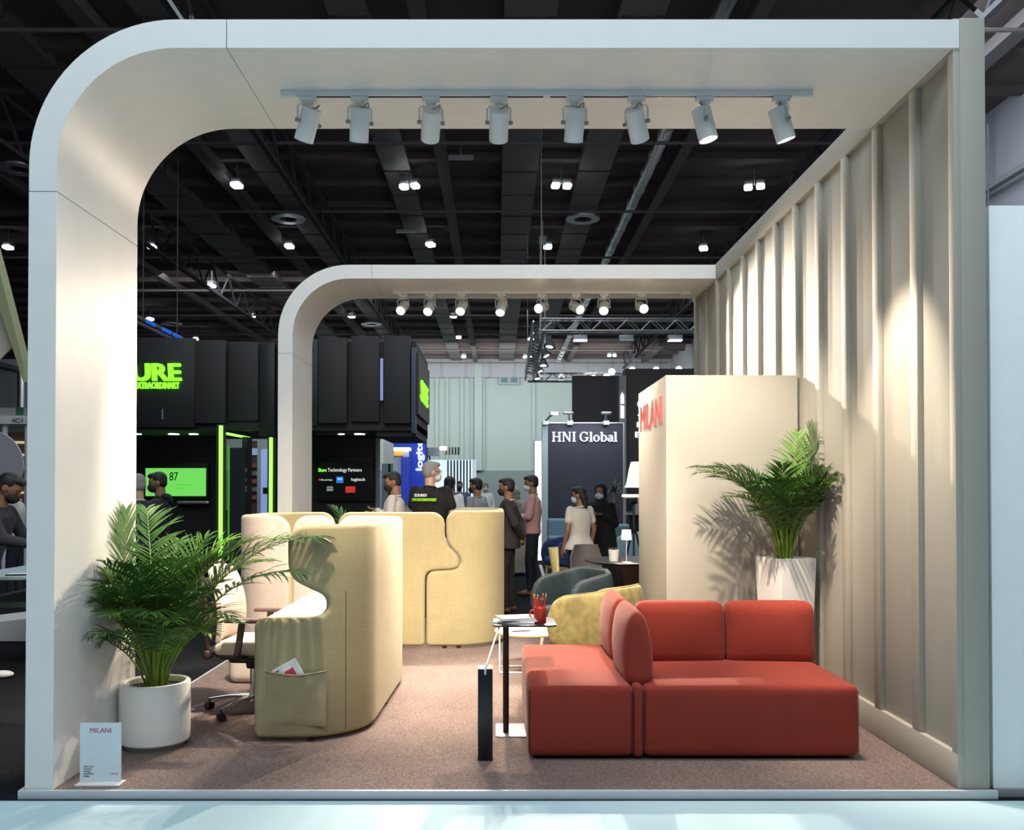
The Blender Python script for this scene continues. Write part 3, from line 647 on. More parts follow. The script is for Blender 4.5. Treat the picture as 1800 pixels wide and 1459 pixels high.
# ================================================================ high-backed acoustic screens
def fillet(pts, rad, step=.03):
    out = [Vector(pts[0])]
    for i in range(1, len(pts) - 1):
        p0, p, p1 = Vector(pts[i - 1]), Vector(pts[i]), Vector(pts[i + 1]); r = rad[i - 1]
        a, c = (p0 - p).normalized(), (p1 - p).normalized(); ang = a.angle(c); tl = r / math.tan(ang / 2)
        s0, s1 = p + a * tl, p + c * tl; bis = (a + c).normalized(); ctr = p + bis * (r / math.sin(ang / 2))
        a0 = math.atan2(*(s0 - ctr).yx); a1 = math.atan2(*(s1 - ctr).yx); d = (a1 - a0 + math.pi) % (2 * math.pi) - math.pi
        n = max(6, int(abs(d) * r / step)); out += [ctr + Vector((math.cos(a0 + d * k / n), math.sin(a0 + d * k / n))) * r for k in range(n + 1)]
    out.append(Vector(pts[-1])); return out
class Path:
    def __init__(s, pts):
        s.p = pts; s.L = [0]
        for i in range(1, len(pts)): s.L.append(s.L[-1] + (pts[i] - pts[i - 1]).length)
    def at(s, q):
        q2 = min(max(q, 0), s.L[-1] - 1e-6); i = 0
        while s.L[i + 1] < q2: i += 1
        d = (s.p[i + 1] - s.p[i]); ln = d.length; d = d / ln
        # blend normals across vertices for a smooth curve
        t_ = (q2 - s.L[i]) / ln
        dp = (s.p[i] - s.p[i - 1]).normalized() if i else d; dn = (s.p[i + 2] - s.p[i + 1]).normalized() if i + 2 < len(s.p) else d
        dd = ((dp + d) * (1 - t_) + (d + dn) * t_).normalized()
        return s.p[i] + d * (q - s.L[i]), Vector((dd.y, -dd.x))
    def s_of(s, x, y):
        best = min(range(len(s.p) - 1), key=lambda i: s._d(i, x, y)[0]); return s._d(best, x, y)[1]
    def _d(s, i, x, y):
        a, c = s.p[i], s.p[i + 1]; v = c - a; t_ = max(0, min(1, (Vector((x, y)) - a).dot(v) / v.length_squared))
        return (a + v * t_ - Vector((x, y))).length, s.L[i] + v.length * t_
def screen(label, path, outline, t_half=.036, name='acoustic_screen'):
    """padded fabric screen: outline in (s, z) bent along the plan path; outer side straw, inner side oatmeal"""
    o2 = [Vector(p) for p in outline]
    # orientation ccw
    ar = sum(o2[i].x * o2[(i + 1) % len(o2)].y - o2[(i + 1) % len(o2)].x * o2[i].y for i in range(len(o2)))
    if ar < 0: o2.reverse()
    n = len(o2)
    def inset(d):
        r_ = []
        for i in range(n):
            a, p, c = o2[i - 1], o2[i], o2[(i + 1) % n]; e0 = (p - a).normalized(); e1 = (c - p).normalized()
            nn = Vector((-(e0.y + e1.y), e0.x + e1.x)); nn = nn.normalized() if nn.length > 1e-6 else Vector((0, 0))
            k = max(.5, nn.dot(Vector((-e0.y, e0.x)))); r_.append(p + nn * (d / k))
        return r_
    lay = [(.030, -1), (.014, -.88), (.004, -.55), (0, 0), (.004, .55), (.014, .88), (.030, 1)]
    bm = bmesh.new(); rings = []
    for ins, dep in lay: rings.append([bm.verts.new((p.x, dep * t_half, p.y)) for p in inset(ins)])
    for k in range(len(lay) - 1):
        for i in range(n):
            f = bm.faces.new([rings[k][i], rings[k][(i + 1) % n], rings[k + 1][(i + 1) % n], rings[k + 1][i]]); f.material_index = 0 if k >= 2 else 1
    for ring, mi in ((rings[0], 1), (rings[-1], 0)):
        ed = [bm.edges.get((ring[i], ring[(i + 1) % n])) for i in range(n)]
        res = bmesh.ops.triangle_fill(bm, use_beauty=True, edges=ed)
        for g in res['geom']:
            if isinstance(g, bmesh.types.BMFace): g.material_index = mi
    s0 = min(p.x for p in o2); s1 = max(p.x for p in o2); q = s0 + .035
    while q < s1:
        bmesh.ops.bisect_plane(bm, geom=bm.verts[:] + bm.edges[:] + bm.faces[:], plane_co=(q, 0, 0), plane_no=(1, 0, 0)); q += .035
    bmesh.ops.bisect_plane(bm, geom=bm.verts[:] + bm.edges[:] + bm.faces[:], plane_co=(0, 0, .4), plane_no=(0, 0, 1))
    bmesh.ops.bisect_plane(bm, geom=bm.verts[:] + bm.edges[:] + bm.faces[:], plane_co=(0, 0, 1.0), plane_no=(0, 0, 1))
    bmesh.ops.recalc_face_normals(bm, faces=bm.faces)
    for f in bm.faces: f.smooth = True
    for v in bm.verts:
        p, nr = path.at(v.co.x); d = v.co.y; v.co = Vector((p.x + nr.x * d, p.y + nr.y * d, v.co.z))
    p, nr = path.at((s0 + s1) / 2)
    t = thing(name, label, 'screen', (p.x, p.y, 0))
    mb = MB(); mb.bm.free(); mb.bm = bm
    mb.build('padded_panel', [M['podout'], M['podin']], t, world=True, recalc=False, angle=80)
    for fr in (.12, .5, .88):
        q, _ = path.at(s0 + (s1 - s0) * fr); MB().cyl((q.x, q.y, 0), (q.x, q.y, .03), .022).build('foot', M['blackmetal'], t, world=True)
    return t
H = 1.325
def arc(cx, cz, r, a0, a1, n=7): return [(cx + r * math.cos(R(a0 + (a1 - a0) * i / n)), cz + r * math.sin(R(a0 + (a1 - a0) * i / n))) for i in range(n + 1)]
pa = Path(fillet([(-1.49, 5.47), (-.845, 5.47), (-.78, 7.5), (-2.2, 7.5), (-2.2, 8.68), (.035, 8.68), (.035, 10.35), (-1.6, 10.35)], [.40, .42, .30, .40, .45, .35], .035))
B0 = .022
# front wing of the near screen, with the bay cut
sA1 = pa.s_of(-1.345, 7.5)
bay = chaikin([(.30, .757), (.40, .762), (.445, .81), (.43, .885), (.33, .935), (.235, .985), (.205, 1.06), (.203, 1.15)], 3)
out = arc(.05, B0 + .05, .05, 270, 180)[::1] + arc(.06, .697, .06, 180, 90) + [(p.x, p.y) for p in bay] + arc(.203 + .11, H - .11, .11, 180, 90)
out += arc(sA1 - .12, H - .12, .12, 90, 0) + arc(sA1 - .05, B0 + .05, .05, 0, -90)
t = screen('nearest curved high-backed straw screen, with a magazine pocket facing the viewer', pa, out)
# stitched pocket and side zip
def wing(u, v, d): return (-1.49 + u, 5.47 - .036 - d, v)
pk = MB(); NU, NV = 18, 14
U0, U1, V0, V1 = .075, .445, .10, .435
vs = []
for j in range(NV + 1):
    for i in range(NU + 1):
        fu, fv = i / NU, j / NV
        edge = min(fu, 1 - fu) * 2
        zt = V1 - .0 * fu; sag = .018 * math.sin(math.pi * fu)
        u = U0 + (U1 - U0) * fu; v = V0 + (zt - V0) * fv - sag * fv ** 3
        open_ = .034 * math.sin(math.pi * min(1, fu * 1.05)) * fv ** 1.5
        fold = .010 * max(0, 1 - abs((fu - .45) - (fv - .25) * .55) / .10) * (1 if fv > .1 else fv * 10) * (fu * (1 - fu) * 4)
        fold2 = .008 * max(0, 1 - abs((fv - .78) + (fu - .75) * 2.2) / .2) * (fu > .5) * (1 - fu) * 4
        d = .003 + open_ + fold + fold2 + .004 * edge
        if i in (0, NU) or j == 0: d = -.001
        vs.append(wing(u, v, d))
pk._add(vs, [(j * (NU + 1) + i, j * (NU + 1) + i + 1, (j + 1) * (NU + 1) + i + 1, (j + 1) * (NU + 1) + i) for j in range(NV) for i in range(NU)])
bmesh.ops.solidify(pk.bm, geom=pk.bm.faces[:], thickness=.003)
pk.tube([Vector(v) + Vector((0, -.002, 0)) for v in vs[-(NU + 1):]], .005, 8)
po = pk.build('pocket', M['podout'], t, world=True, recalc=True, angle=60)
zs0 = pa.s_of(-.93, 5.53); b = MB(); pts = []
for k in range(20):
    q, nr = pa.at(zs0); pts.append((q.x + nr.x * .0362, q.y + nr.y * .0362, .05 + k * (.86 / 19)))
b.tube(pts, .0028, 6); b.build('zip', mat('olive_zip', (.12, .10, .05), .8), t, world=True)
# magazine in the pocket
t = thing('magazine', 'white magazine with a red square sticking out of the screen pocket', 'magazine', (-1.27, 5.425, .36))
mm = Matrix.Translation((-1.232, 5.425, .518)) @ Matrix.Rotation(R(-29), 4, 'Y')
MB().box((-.165, -.003, -.115), (0, .003, 0), mm).build('pages', M['paper'], t, world=True)
MB().box((-.10, -.0042, -.10), (-.04, -.0031, -.045), mm).build('red_square', M['redprint'], t, world=True)
MB().box((-.155, -.0042, -.024), (-.125, -.0031, -.018), mm).build('caption', M['blacksat'], t, world=True)
# middle lobe, curled lobe
sA2 = pa.s_of(-1.735, 7.5); g = .012
def lobe(s0, s1, r0=.13, r1=.13, h=H):
    return arc(s0 + .05, B0 + .05, .05, 270, 180) + arc(s0 + r0, h - r0, r0, 180, 90) + arc(s1 - r1, h - r1, r1, 90, 0) + arc(s1 - .05, B0 + .05, .05, 0, -90)
screen('narrow rounded screen lobe between the near screen corner and the curled one', pa, lobe(sA1 + g, sA2 - g))
sB0 = pa.s_of(-1.57, 8.68); screen('curled straw and oatmeal screen at the back left, behind the office chair', pa, lobe(sA2 + g, sB0 - g))
# second row with the puzzle seam
def sx(x): return pa.s_of(x, 8.68)
seam = [(-.506, 1.20), (-.506, 1.10), (-.49, 1.03), (-.455, .975), (-.395, .92), (-.362, .853), (-.375, .79), (-.43, .762), (-.56, .758), (-.655, .752), (-.697, .70), (-.70, .60)]
sm = chaikin([(sx(a), z_) for a, z_ in seam], 2); c0 = sx(-.506)
left = arc(sB0 + g + .05, B0 + .05, .05, 270, 180) + arc(sB0 + g + .13, H - .13, .13, 180, 90) + arc(c0 - g / 2 - .125, H - .125, .125, 90, 0)
left += [(p.x - .005, p.y) for p in sm] + arc(sx(-.70) - .005 - .04, B0 + .04, .04, 0, -90)
screen('wide straw screen with a rounded tongue interlocking into its right neighbour', pa, left)
sE = pa.s_of(-.55, 10.35)
right = [(p.x + .007, p.y) for p in reversed(sm)] + arc(c0 + .007 + .11, H + .015 - .11, .11, 180, 90) + arc(sE - .13, H + .015 - .13, .13, 90, 0) + arc(sE - .05, B0 + .05, .05, 0, -90) + arc(sx(-.70) + .007 + .04, B0 + .04, .04, 270, 180)
screen('curved straw screen at the right end of the second row, beside the suited man', pa, right)
# desk inside the near screen
t = thing('desk', 'white desk top enclosed by the near curved screen', 'desk', (-1.12, 6.4, 0))
pts = [(-1.43, 5.52)] + [(p.x, p.y) for p in fillet([(-1.43, 5.52), (-.90, 5.52), (-.84, 7.4), (-1.43, 7.4)], [.33, .3], .05)] + [(-1.43, 7.4)]
MB().prism(pts[1:-1], .725, .75, up).build('desktop', mat('white_desk_laminate', (.82, .81, .79), .4), t, world=True, bevel=.003)
for y in (5.75, 7.1): MB().box((-1.2, y - .03, 0), (-1.14, y + .03, .725)).build('leg', M['fixture'], t, world=True)
MB().puff((-1.99, 7.22, .16), (.30, .30, .32), .06, (.01, .01, 0)).build('x', M['beige']).name = 'pouf'
o = bpy.data.objects['pouf']; tag(o, 'small beige pouf on the floor behind the office chair base', 'pouf')

# ================================================================ office chair
t = thing('office_chair', 'cream office chair with brown armrests pulled up to the screened desk', 'chair', (-1.70, 6.22, 0), -5)
b = MB(); vs = []; NU, NV = 10, 16
for j in range(NV + 1):
    v = j / NV; z = .50 + v * .52; x = -.21 - .075 * v ** 1.6 + .035 * math.sin(v * math.pi); hw = .225 - .02 * abs(v - .4) - .045 * max(0, v - .85) / .15
    for i in range(NU + 1):
        u = -1 + 2 * i / NU; vs.append((x + .055 * u * u, u * hw, z - (.02 * abs(u) ** 4 if v > .95 else 0)))
b._add(vs, [(j * (NU + 1) + i, j * (NU + 1) + i + 1, (j + 1) * (NU + 1) + i + 1, (j + 1) * (NU + 1) + i) for j in range(NV) for i in range(NU)])
bmesh.ops.recalc_face_normals(b.bm, faces=b.bm.faces); bmesh.ops.solidify(b.bm, geom=b.bm.faces[:], thickness=.035)
b.build('backrest', M['mesh'], t, bevel=.006, angle=60)
b = MB()
for s in (-1, 1):
    b.tube(chaikin([(.02, s * .14, .40), (-.18, s * .16, .40), (-.27, s * .19, .46), (-.25, s * .215, .60), (-.255, s * .215, .75), (-.30, s * .215, .95), (-.30, s * .16, 1.02)], 2), .017, 10)
b.tube([(-.30, -.17, 1.02), (-.325, 0, 1.025), (-.30, .17, 1.02)], .017, 10); b.puff((-.26, 0, .42), (.06, .42, .07), .025, n=8); b.puff((-.29, 0, .68), (.03, .42, .16), .012, n=8); b.build('back_frame', M['plas'], t)
MB().puff((.03, 0, .465), (.46, .47, .085), .035, (0, 0, .012)).build('seat', M['mesh'], t)
MB().puff((.02, 0, .408), (.40, .38, .05), .02).cyl((0, 0, .30), (0, 0, .40), .05, .07).puff((-.03, 0, .37), (.25, .16, .06), .02).build('seat_mechanism', M['blackmetal'], t)
for s in (-1, 1):
    b = MB(); b.tube(chaikin([(.0, s * .20, .40), (-.02, s * .275, .41), (.0, s * .285, .50), (.02, s * .28, .655)], 2), [.024] * 10 if False else .024, 10, flat=.6); a_ = b.build('armrest', M['plas'], t)
    MB().puff((.035, s * .28, .667), (.26, .09, .028), .013, n=10).build('arm_pad', mat('brown_soft_plastic', (.10, .055, .05), .55), a_)
b = MB().cyl((0, 0, .08), (0, 0, .33), .026).cyl((0, 0, .075), (0, 0, .12), .045, .034); b.build('gas_lift', M['chrome'], t)
for k in range(5):
    a = R(72 * k + 178); dx, dy = math.cos(a), math.sin(a)
    lg = MB().tube([(dx * .03, dy * .03, .105), (dx * .17, dy * .17, .10), (dx * .325, dy * .325, .075)], [.03, .022, .014], 10, flat=.55).build('base_spoke', M['chrome'], t)
    c = MB(); px, py = dx * .325, dy * .325; ss = R(72 * k + 60); ax = Vector((math.cos(ss), math.sin(ss), 0))
    for q in (-1, 1): c.cyl(Vector((px, py, .027)) + ax * .006 * q, Vector((px, py, .027)) + ax * .024 * q, .027, n=18)
    c.cyl((px, py, .03), (px, py, .075), .008); c.puff((px, py, .045), (.03, .03, .03), .01, n=6); c.build('caster', M['blacksat'], lg)
# ================================================================ palms
def frond(base, az, lean0, lean1, stem_len, blade, leaf_len, nl=26, droop=.5, wid=.016, seed=0, twist=0):
    """one arching feather leaf: returns mesh builder; az = direction, lean = tilt from vertical at base and at tip"""
    rd = random.Random(seed); b = MB()
    d = Vector((math.cos(R(az)), math.sin(R(az)), 0)); side = Vector((-d.y, d.x, 0))
    pts = [Vector(base)]; n = 26; tot = stem_len + blade; wob = rd.uniform(-.1, .1)
    tang = []
    for i in range(n):
        u = i / (n - 1); ln = R(lean0 + (lean1 - lean0) * u ** 1.7)
        dr = d * math.sin(ln) + Vector((0, 0, math.cos(ln))) + side * wob * u; dr.normalize(); tang.append(dr)
        pts.append(pts[-1] + dr * tot / n)
    tang.append(tang[-1])
    rad = [.0075 * (1 - .8 * i / n) for i in range(n + 1)]
    b.tube(pts, rad, 6, mi=1)
    def at(u):
        x = u * n; i = min(int(x), n - 1); return pts[i].lerp(pts[i + 1], x - i), tang[i]
    u0 = stem_len / tot
    for k in range(nl):
        u = u0 + (1 - u0) * (k + .5) / nl; q = (k + .5) / nl
        p, tg = at(u); sd = tg.cross(Vector((0, 0, 1))); sd = sd.normalized() if sd.length > .05 else side
        upv = sd.cross(tg).normalized()
        if twist: sd, upv = sd * math.cos(twist) + upv * math.sin(twist), upv * math.cos(twist) - sd * math.sin(twist)
        L = leaf_len * (math.sin(math.pi * (.16 + .80 * q)) ** .7) * rd.uniform(.88, 1.06)
        for s in (-1, 1):
            sw = R(34 + 30 * (1 - q) + rd.uniform(-7, 7)); v_ = R(24 + rd.uniform(-10, 10))
            dr = (sd * s * math.sin(sw) * math.cos(v_) + tg * math.cos(sw) + upv * math.sin(v_) * math.sin(sw)).normalized()
            wv = dr.cross(upv).normalized(); w0 = wid * rd.uniform(.8, 1.1); rows = []; pos = p.copy(); dd = dr.copy(); M_ = 5
            for j in range(M_ + 1):
                f = j / M_; ww = w0 * (.35 + 1.3 * f if f < .4 else .87 * (1 - (f - .4) / .6) ** .8 * 1.0) * .5
                ww = max(ww, .0006)
                rows.append((pos - wv * ww + upv * ww * .35, pos, pos + wv * ww + upv * ww * .35))
                dd = (dd + Vector((0, 0, -droop * rd.uniform(.7, 1.3) / M_))).normalized(); pos = pos + dd * L / M_
            vs = [q_ for r_ in rows for q_ in r_]
            b._add(vs, [(j * 3 + i, j * 3 + i + 1, j * 3 + i + 4, j * 3 + i + 3) for j in range(M_) for i in (0, 1)])
    return b
def palm(t, c, z0, specs, seed, mats, r=.05):
    rd = random.Random(seed)
    for k, sp in enumerate(specs):
        az, l0, l1, sl, bl, ll = sp[:6]; a = R(az)
        base = (c[0] + r * math.cos(a) * rd.uniform(.2, 1), c[1] + r * math.sin(a) * rd.uniform(.2, 1), z0)
        frond(base, az, l0, l1, sl, bl, ll, nl=int(12 + bl * 17), droop=sp[6] if len(sp) > 6 else .5, wid=(sp[7] if len(sp) > 7 else .016) * 1.35, seed=seed * 100 + k).build('frond', mats[k % len(mats)] , t, world=True, recalc=False)
lm = [[M['leaf'], M['stem']], [M['leaf'], M['stem']], [M['leaf2'], M['stem']]]
px_, py_ = -2.068, 5.385
t = thing('potted_palm', 'large leafy palm in a round white pot beside the front arch leg', 'plant', (px_, py_, 0))
MB().lathe([(.001, 0), (.168, 0), (.168, .028), (.001, .028)], 56).build('plinth', M['grey'], t, label='recessed grey foot ring')
MB().lathe([(.001, .03), (.195, .03), (.203, .04), (.203, .378), (.198, .386), (.176, .386), (.170, .378), (.170, .34), (.001, .34)], 72).build('pot', M['pot'], t)
MB().lathe([(.001, .352), (.08, .356), (.169, .35), (.169, .341), (.001, .341)], 40).build('soil', M['soil'], t)
specs = [(168, 7, 56, .60, .62, .32, .25, .02), (120, 4, 46, .62, .55, .26), (188, 14, 92, .45, .52, .24), (205, 10, 100, .42, .5, .24), (232, 12, 95, .35, .5, .24), (262, 14, 98, .30, .5, .24),
  (2, 22, 92, .50, .95, .36, .75, .019), (-14, 26, 98, .46, .80, .32, .8, .018), (12, 16, 84, .50, .80, .32, .6, .018), (15, 8, 74, .45, .68, .28, .4), (28, 8, 72, .48, .6, .28, .3), (40, 6, 62, .5, .55, .26), (-40, 12, 88, .38, .5, .26), (-62, 10, 88, .36, .5, .26), (300, 16, 100, .3, .46, .24),
  (60, 4, 50, .5, .5, .26), (85, 4, 52, .52, .45, .24), (100, 10, 72, .42, .45, .24), (140, 10, 80, .38, .46, .24), (158, 8, 80, .42, .48, .24), (215, 6, 70, .42, .48, .26), (245, 5, 60, .46, .45, .24), (275, 4, 62, .44, .45, .26), (310, 5, 64, .46, .48, .26), (340, 5, 66, .44, .52, .26), (355, 18, 104, .26, .46, .24), (330, 20, 105, .22, .42, .22), (222, 22, 112, .2, .40, .2), (196, 22, 112, .22, .4, .2), (20, 20, 108, .24, .42, .22), (-30, 24, 100, .30, .55, .26, .7), (-75, 18, 96, .34, .5, .26, .7), (212, 18, 88, .40, .55, .26, .6), (160, 20, 96, .42, .5, .26, .6), (-100, 12, 84, .44, .5, .28, .6), (30, 14, 92, .5, .6, .28, .6), (255, 22, 104, .26, .44, .24, .7), (-55, 22, 104, .26, .44, .24, .7),
  (180, 5, 70, .36, .42, .24), (290, 7, 82, .36, .44, .24), (45, 6, 80, .36, .42, .24), (0, 3, 58, .42, .46, .26), (250, 10, 88, .32, .4, .24)]
def clampx(o, lim):                # leaves rest against the arch leg instead of passing through it
    for v in o.data.vertices:
        x = v.co.x + px_
        if x < lim and (v.co.y + py_) < 5.64 : v.co.x = lim - px_ + (x - lim) * .02
palm(t, (px_, py_), .345, specs, 11, lm, .055)
for o in t.children:
    if o.name.startswith('frond'): clampx(o, -2.266)
random.seed(4)
b = MB()
for k in range(46):
    a = random.uniform(0, 6.28); r0 = random.uniform(.01, .07); r1 = r0 * random.uniform(1.2, 2.1); h = random.uniform(.30, .55)
    b.tube([(r0 * math.cos(a), r0 * math.sin(a), .34), ((r0 * .6 + r1 * .4) * math.cos(a), (r0 * .6 + r1 * .4) * math.sin(a), .34 + h * .5), (r1 * math.cos(a), r1 * math.sin(a), .34 + h)], [.0085, .007, .005], 6)
o = b.build('stems', M['stem'], t); o['kind'] = 'stuff'

PX, PY_, PZ = X(1380, 6.55), 6.55, 1.045
t = thing('potted_palm', 'palm in a tall tapered white planter behind the coral sofa, against the cabin', 'plant', (PX, PY_, 0), 20)
def sq(h0, h1, z0, z1, inner=None):
    return [(-h0, -h0, z0), (h0, -h0, z0), (h0, h0, z0), (-h0, h0, z0), (-h1, -h1, z1), (h1, -h1, z1), (h1, h1, z1), (-h1, h1, z1)]
b = MB(); hb, ht = .118, .154; rim = .022
vs = sq(hb, ht, 0, PZ) + [(s1 * (ht - rim), s2 * (ht - rim), PZ) for s1, s2 in ((-1, -1), (1, -1), (1, 1), (-1, 1))] + [(s1 * (ht - rim), s2 * (ht - rim), PZ - .06) for s1, s2 in ((-1, -1), (1, -1), (1, 1), (-1, 1))]
b._add(vs, [(3, 2, 1, 0), (0, 1, 5, 4), (1, 2, 6, 5), (2, 3, 7, 6), (3, 0, 4, 7), (4, 5, 9, 8), (5, 6, 10, 9), (6, 7, 11, 10), (7, 4, 8, 11), (8, 9, 13, 12), (9, 10, 14, 13), (10, 11, 15, 14), (11, 8, 12, 15), (12, 13, 14, 15)], smooth=False)
b.build('pot', M['pot'], t, bevel=.003)
MB().box((-.131, -.131, PZ - .058), (.131, .131, PZ - .022)).build('soil', mat('bark_chips', (.12, .06, .04), .9, noise_s=60, noise_a=.5, bump=1, bump_s=90), t)
specs = [(18, 4, 44, .36, .74, .26, .2), (40, 2, 30, .34, .66, .22), (172, 14, 92, .36, .68, .26, .7), (8, 14, 100, .36, .52, .24, .9), (-42, 16, 96, .38, .56, .26, .8), (-58, 12, 88, .36, .54, .24, .7), (-28, 10, 78, .40, .5, .24, .6), (196, 16, 96, .40, .62, .26, .7), (-130, 14, 92, .34, .5, .24, .7), (-100, 12, 92, .32, .42, .22, .6), (170, 6, 88, .34, .62, .24, .6), (185, 10, 92, .30, .60, .24, .6), (160, 8, 72, .34, .55, .22, .3), (200, 14, 98, .28, .46, .22), (145, 4, 56, .32, .48, .22), (5, 10, 96, .34, .44, .22, .8), (-12, 12, 102, .32, .42, .22, .8),
  (-30, 8, 84, .3, .42, .22), (-60, 6, 76, .3, .4, .2), (-90, 5, 66, .32, .4, .22), (-120, 6, 72, .32, .42, .22), (-150, 8, 80, .3, .44, .22), (90, 4, 40, .3, .36, .2), (120, 6, 44, .3, .4, .2), (10, 6, 64, .34, .46, .22), (-45, 3, 50, .34, .42, .22), (-110, 3, 46, .34, .42, .22), (-75, 10, 92, .24, .34, .18), (180, 4, 60, .34, .46, .22), (225, 16, 104, .24, .38, .2), (0, 3, 46, .32, .44, .22)]
palm(t, (PX, PY_), PZ - .03, specs, 23, [[M['leaf'], M['stem']], [M['leaf2'], M['stem']], [M['leaf'], M['stem']]], .045)
for o in t.children:
    if o.name.startswith('frond'):
        for v in o.data.vertices:
            wv = ROOTM[t.name] @ v.co
            if wv.y > 6.965: wv.y = 6.965 + (wv.y - 6.965) * .02
            if wv.x > 2.352: wv.x = 2.352 + (wv.x - 2.352) * .02
            v.co = ROOTM[t.name].inverted() @ wv
b = MB()
for k in range(40):
    a = random.uniform(0, 6.28); r0 = random.uniform(.01, .055); r1 = r0 * random.uniform(1.2, 2.3); h = random.uniform(.2, .42)
    b.tube([(r0 * math.cos(a), r0 * math.sin(a), PZ - .03), (r1 * math.cos(a), r1 * math.sin(a), PZ - .03 + h)], [.007, .0045], 6)
o = b.build('stems', M['stem'], t); o['kind'] = 'stuff'
# plant behind the second screen row: only its leaf tips show
t = thing('potted_palm', 'palm whose leaf tips show above the screens between the two rounded lobes', 'plant', (-1.35, 9.3, 0))
MB().lathe([(.001, 0), (.15, 0), (.17, .36), (.15, .36), (.14, .32), (.001, .32)], 32).build('pot', M['pot'], t)
palm(t, (-1.35, 9.3), .31, [(150, 4, 60, .6, .62, .22), (20, 3, 50, .55, .5, .2), (95, 3, 40, .55, .5, .2), (170, 8, 74, .62, .6, .2), (60, 6, 62, .5, .48, .2), (-20, 4, 58, .5, .45, .2), (-90, 4, 55, .5, .42, .2)], 31, lm, .03)

# ================================================================ acrylic sign holder
t = thing('sign_holder', 'acrylic sign holder with a pale blue sheet and red lettering, at the front left corner', 'sign', (-2.077, 4.665, 0), 0)
MB().box((-.107, 0, .012), (.107, .002, .318)).build('sheet', mat('pale_blue_sheet', (.68, .80, .87), .5), t)
MB().box((-.11, -.0035, .01), (.11, -.0012, .322)).box((-.11, .0035, .01), (.11, .006, .322)).build('acrylic_pane', mat('clear_pane', (.95, .97, .98), .03), t)
MATS['clear_pane'].node_tree.nodes['Principled BSDF'].inputs['Alpha'].default_value = .08
MB().box((-.116, -.045, 0), (.116, .045, .009)).build('base', mat('frosted_base', (.7, .72, .72), .2), t, bevel=.002)
sf = lambda ox, oz: (lambda u, v, d: (ox + u, -.0006 - d * .5, oz + v))
text_mb('MILANI', .036, sf(0, .268), .0006, bold=.0008, align='CENTER').build('heading', mat('crimson_print', (.5, .03, .10), .6), t)
b = MB()
for k, s_ in enumerate(('office and', 'contract', 'seating', 'consultant', 'design')): text_mb(s_, .0125, sf(-.088, .088 - k * .0125), .0006, bold=.0004, mb=b)
b.build('small_print', M['blacksat'], t)
text_mb('MILANI', .012, sf(.055, .05), .0006, bold=.0003).build('small_heading', MATS['crimson_print'], t)

# ================================================================ people
def blob(vox, pieces, smooth_it=4):
    """join tapered capsules and ellipsoids into one continuous surface"""
    b = MB()
    for p in pieces:
        if p[0] == 'c':
            _, a, c, r0, r1 = p[:5]; a, c = Vector(a), Vector(c); b.tube([a, c], [r0, r1], 14); b.ell(a, (r0,) * 3, n=14, k=8); b.ell(c, (r1,) * 3, n=14, k=8)
        elif p[0] == 'e': b.ell(p[1], p[2], p[3] if len(p) > 3 else None)
        elif p[0] == 'l':                                    # loft of ellipses: (centre, rx, ry, heading)
            rings = p[1]; n = 20; vs = []
            for (cc, rx_, ry_, h) in rings:
                for j in range(n):
                    a = 2 * math.pi * j / n; x, y = rx_ * math.copysign(abs(math.cos(a)) ** .8, math.cos(a)), ry_ * math.copysign(abs(math.sin(a)) ** .8, math.sin(a))
                    vs.append((cc[0] + x * math.cos(h) - y * math.sin(h), cc[1] + x * math.sin(h) + y * math.cos(h), cc[2]))
            k = len(rings); fs = [(i * n + j, i * n + (j + 1) % n, (i + 1) * n + (j + 1) % n, (i + 1) * n + j) for i in range(k - 1) for j in range(n)] + [tuple(range(n))[::-1], tuple((k - 1) * n + j for j in range(n))]
            b._add(vs, fs)
    bmesh.ops.recalc_face_normals(b.bm, faces=b.bm.faces)
    me = bpy.data.meshes.new('tmp'); b.bm.to_mesh(me); b.bm.free(); ob = bpy.data.objects.new('tmp', me); C.objects.link(ob)
    m = ob.modifiers.new('r', 'REMESH'); m.mode = 'VOXEL'; m.voxel_size = vox; m.use_smooth_shade = True
    m = ob.modifiers.new('s', 'SMOOTH'); m.factor = .5; m.iterations = smooth_it
    me2 = bpy.data.meshes.new_from_object(ob.evaluated_get(bpy.context.evaluated_depsgraph_get()))
    bpy.data.objects.remove(ob); bpy.data.meshes.remove(me)
    r = MB(); r.bm.from_mesh(me2); bpy.data.meshes.remove(me2); return r

def hand(wrist, d, palm_n, s=1, curl=.5, left=False):
    """palm and five separate bent fingers; d = direction of fingers, palm_n = palm normal"""
    d = Vector(d).normalized(); pn = Vector(palm_n); pn = (pn - d * pn.dot(d)).normalized(); sd = d.cross(pn).normalized() * (-1 if left else 1)
    w_ = Vector(wrist); out = []
    for k in range(4):
        o = (k - 1.5) * .020 * s; a = w_ + d * .005 + sd * o * .7; k0 = w_ + d * .088 * s + sd * o
        out.append(('c', a, k0, .014 * s, .0115 * s))
        L = (.036, .042, .038, .030)[k] * s; dd = d; p = k0
        for j in range(3):
            c_ = curl * (.5 + j * .45); dd = (d * math.cos(c_) + pn * math.sin(c_)); q = p + dd * L * (1, .75, .6)[j]; out.append(('c', p, q, (.0092 - .0008 * j) * s, (.0086 - .0009 * j) * s)); p = q
    a = w_ + d * .02 * s - sd * .022 * s; q = a + (d * .6 - sd * .6 + pn * .25).normalized() * .048 * s; r_ = q + (d * .9 - sd * .05 + pn * .45).normalized() * .032 * s
    return out + [('c', a, q, .014 * s, .011 * s), ('c', q, r_, .0105 * s, .0085 * s)]

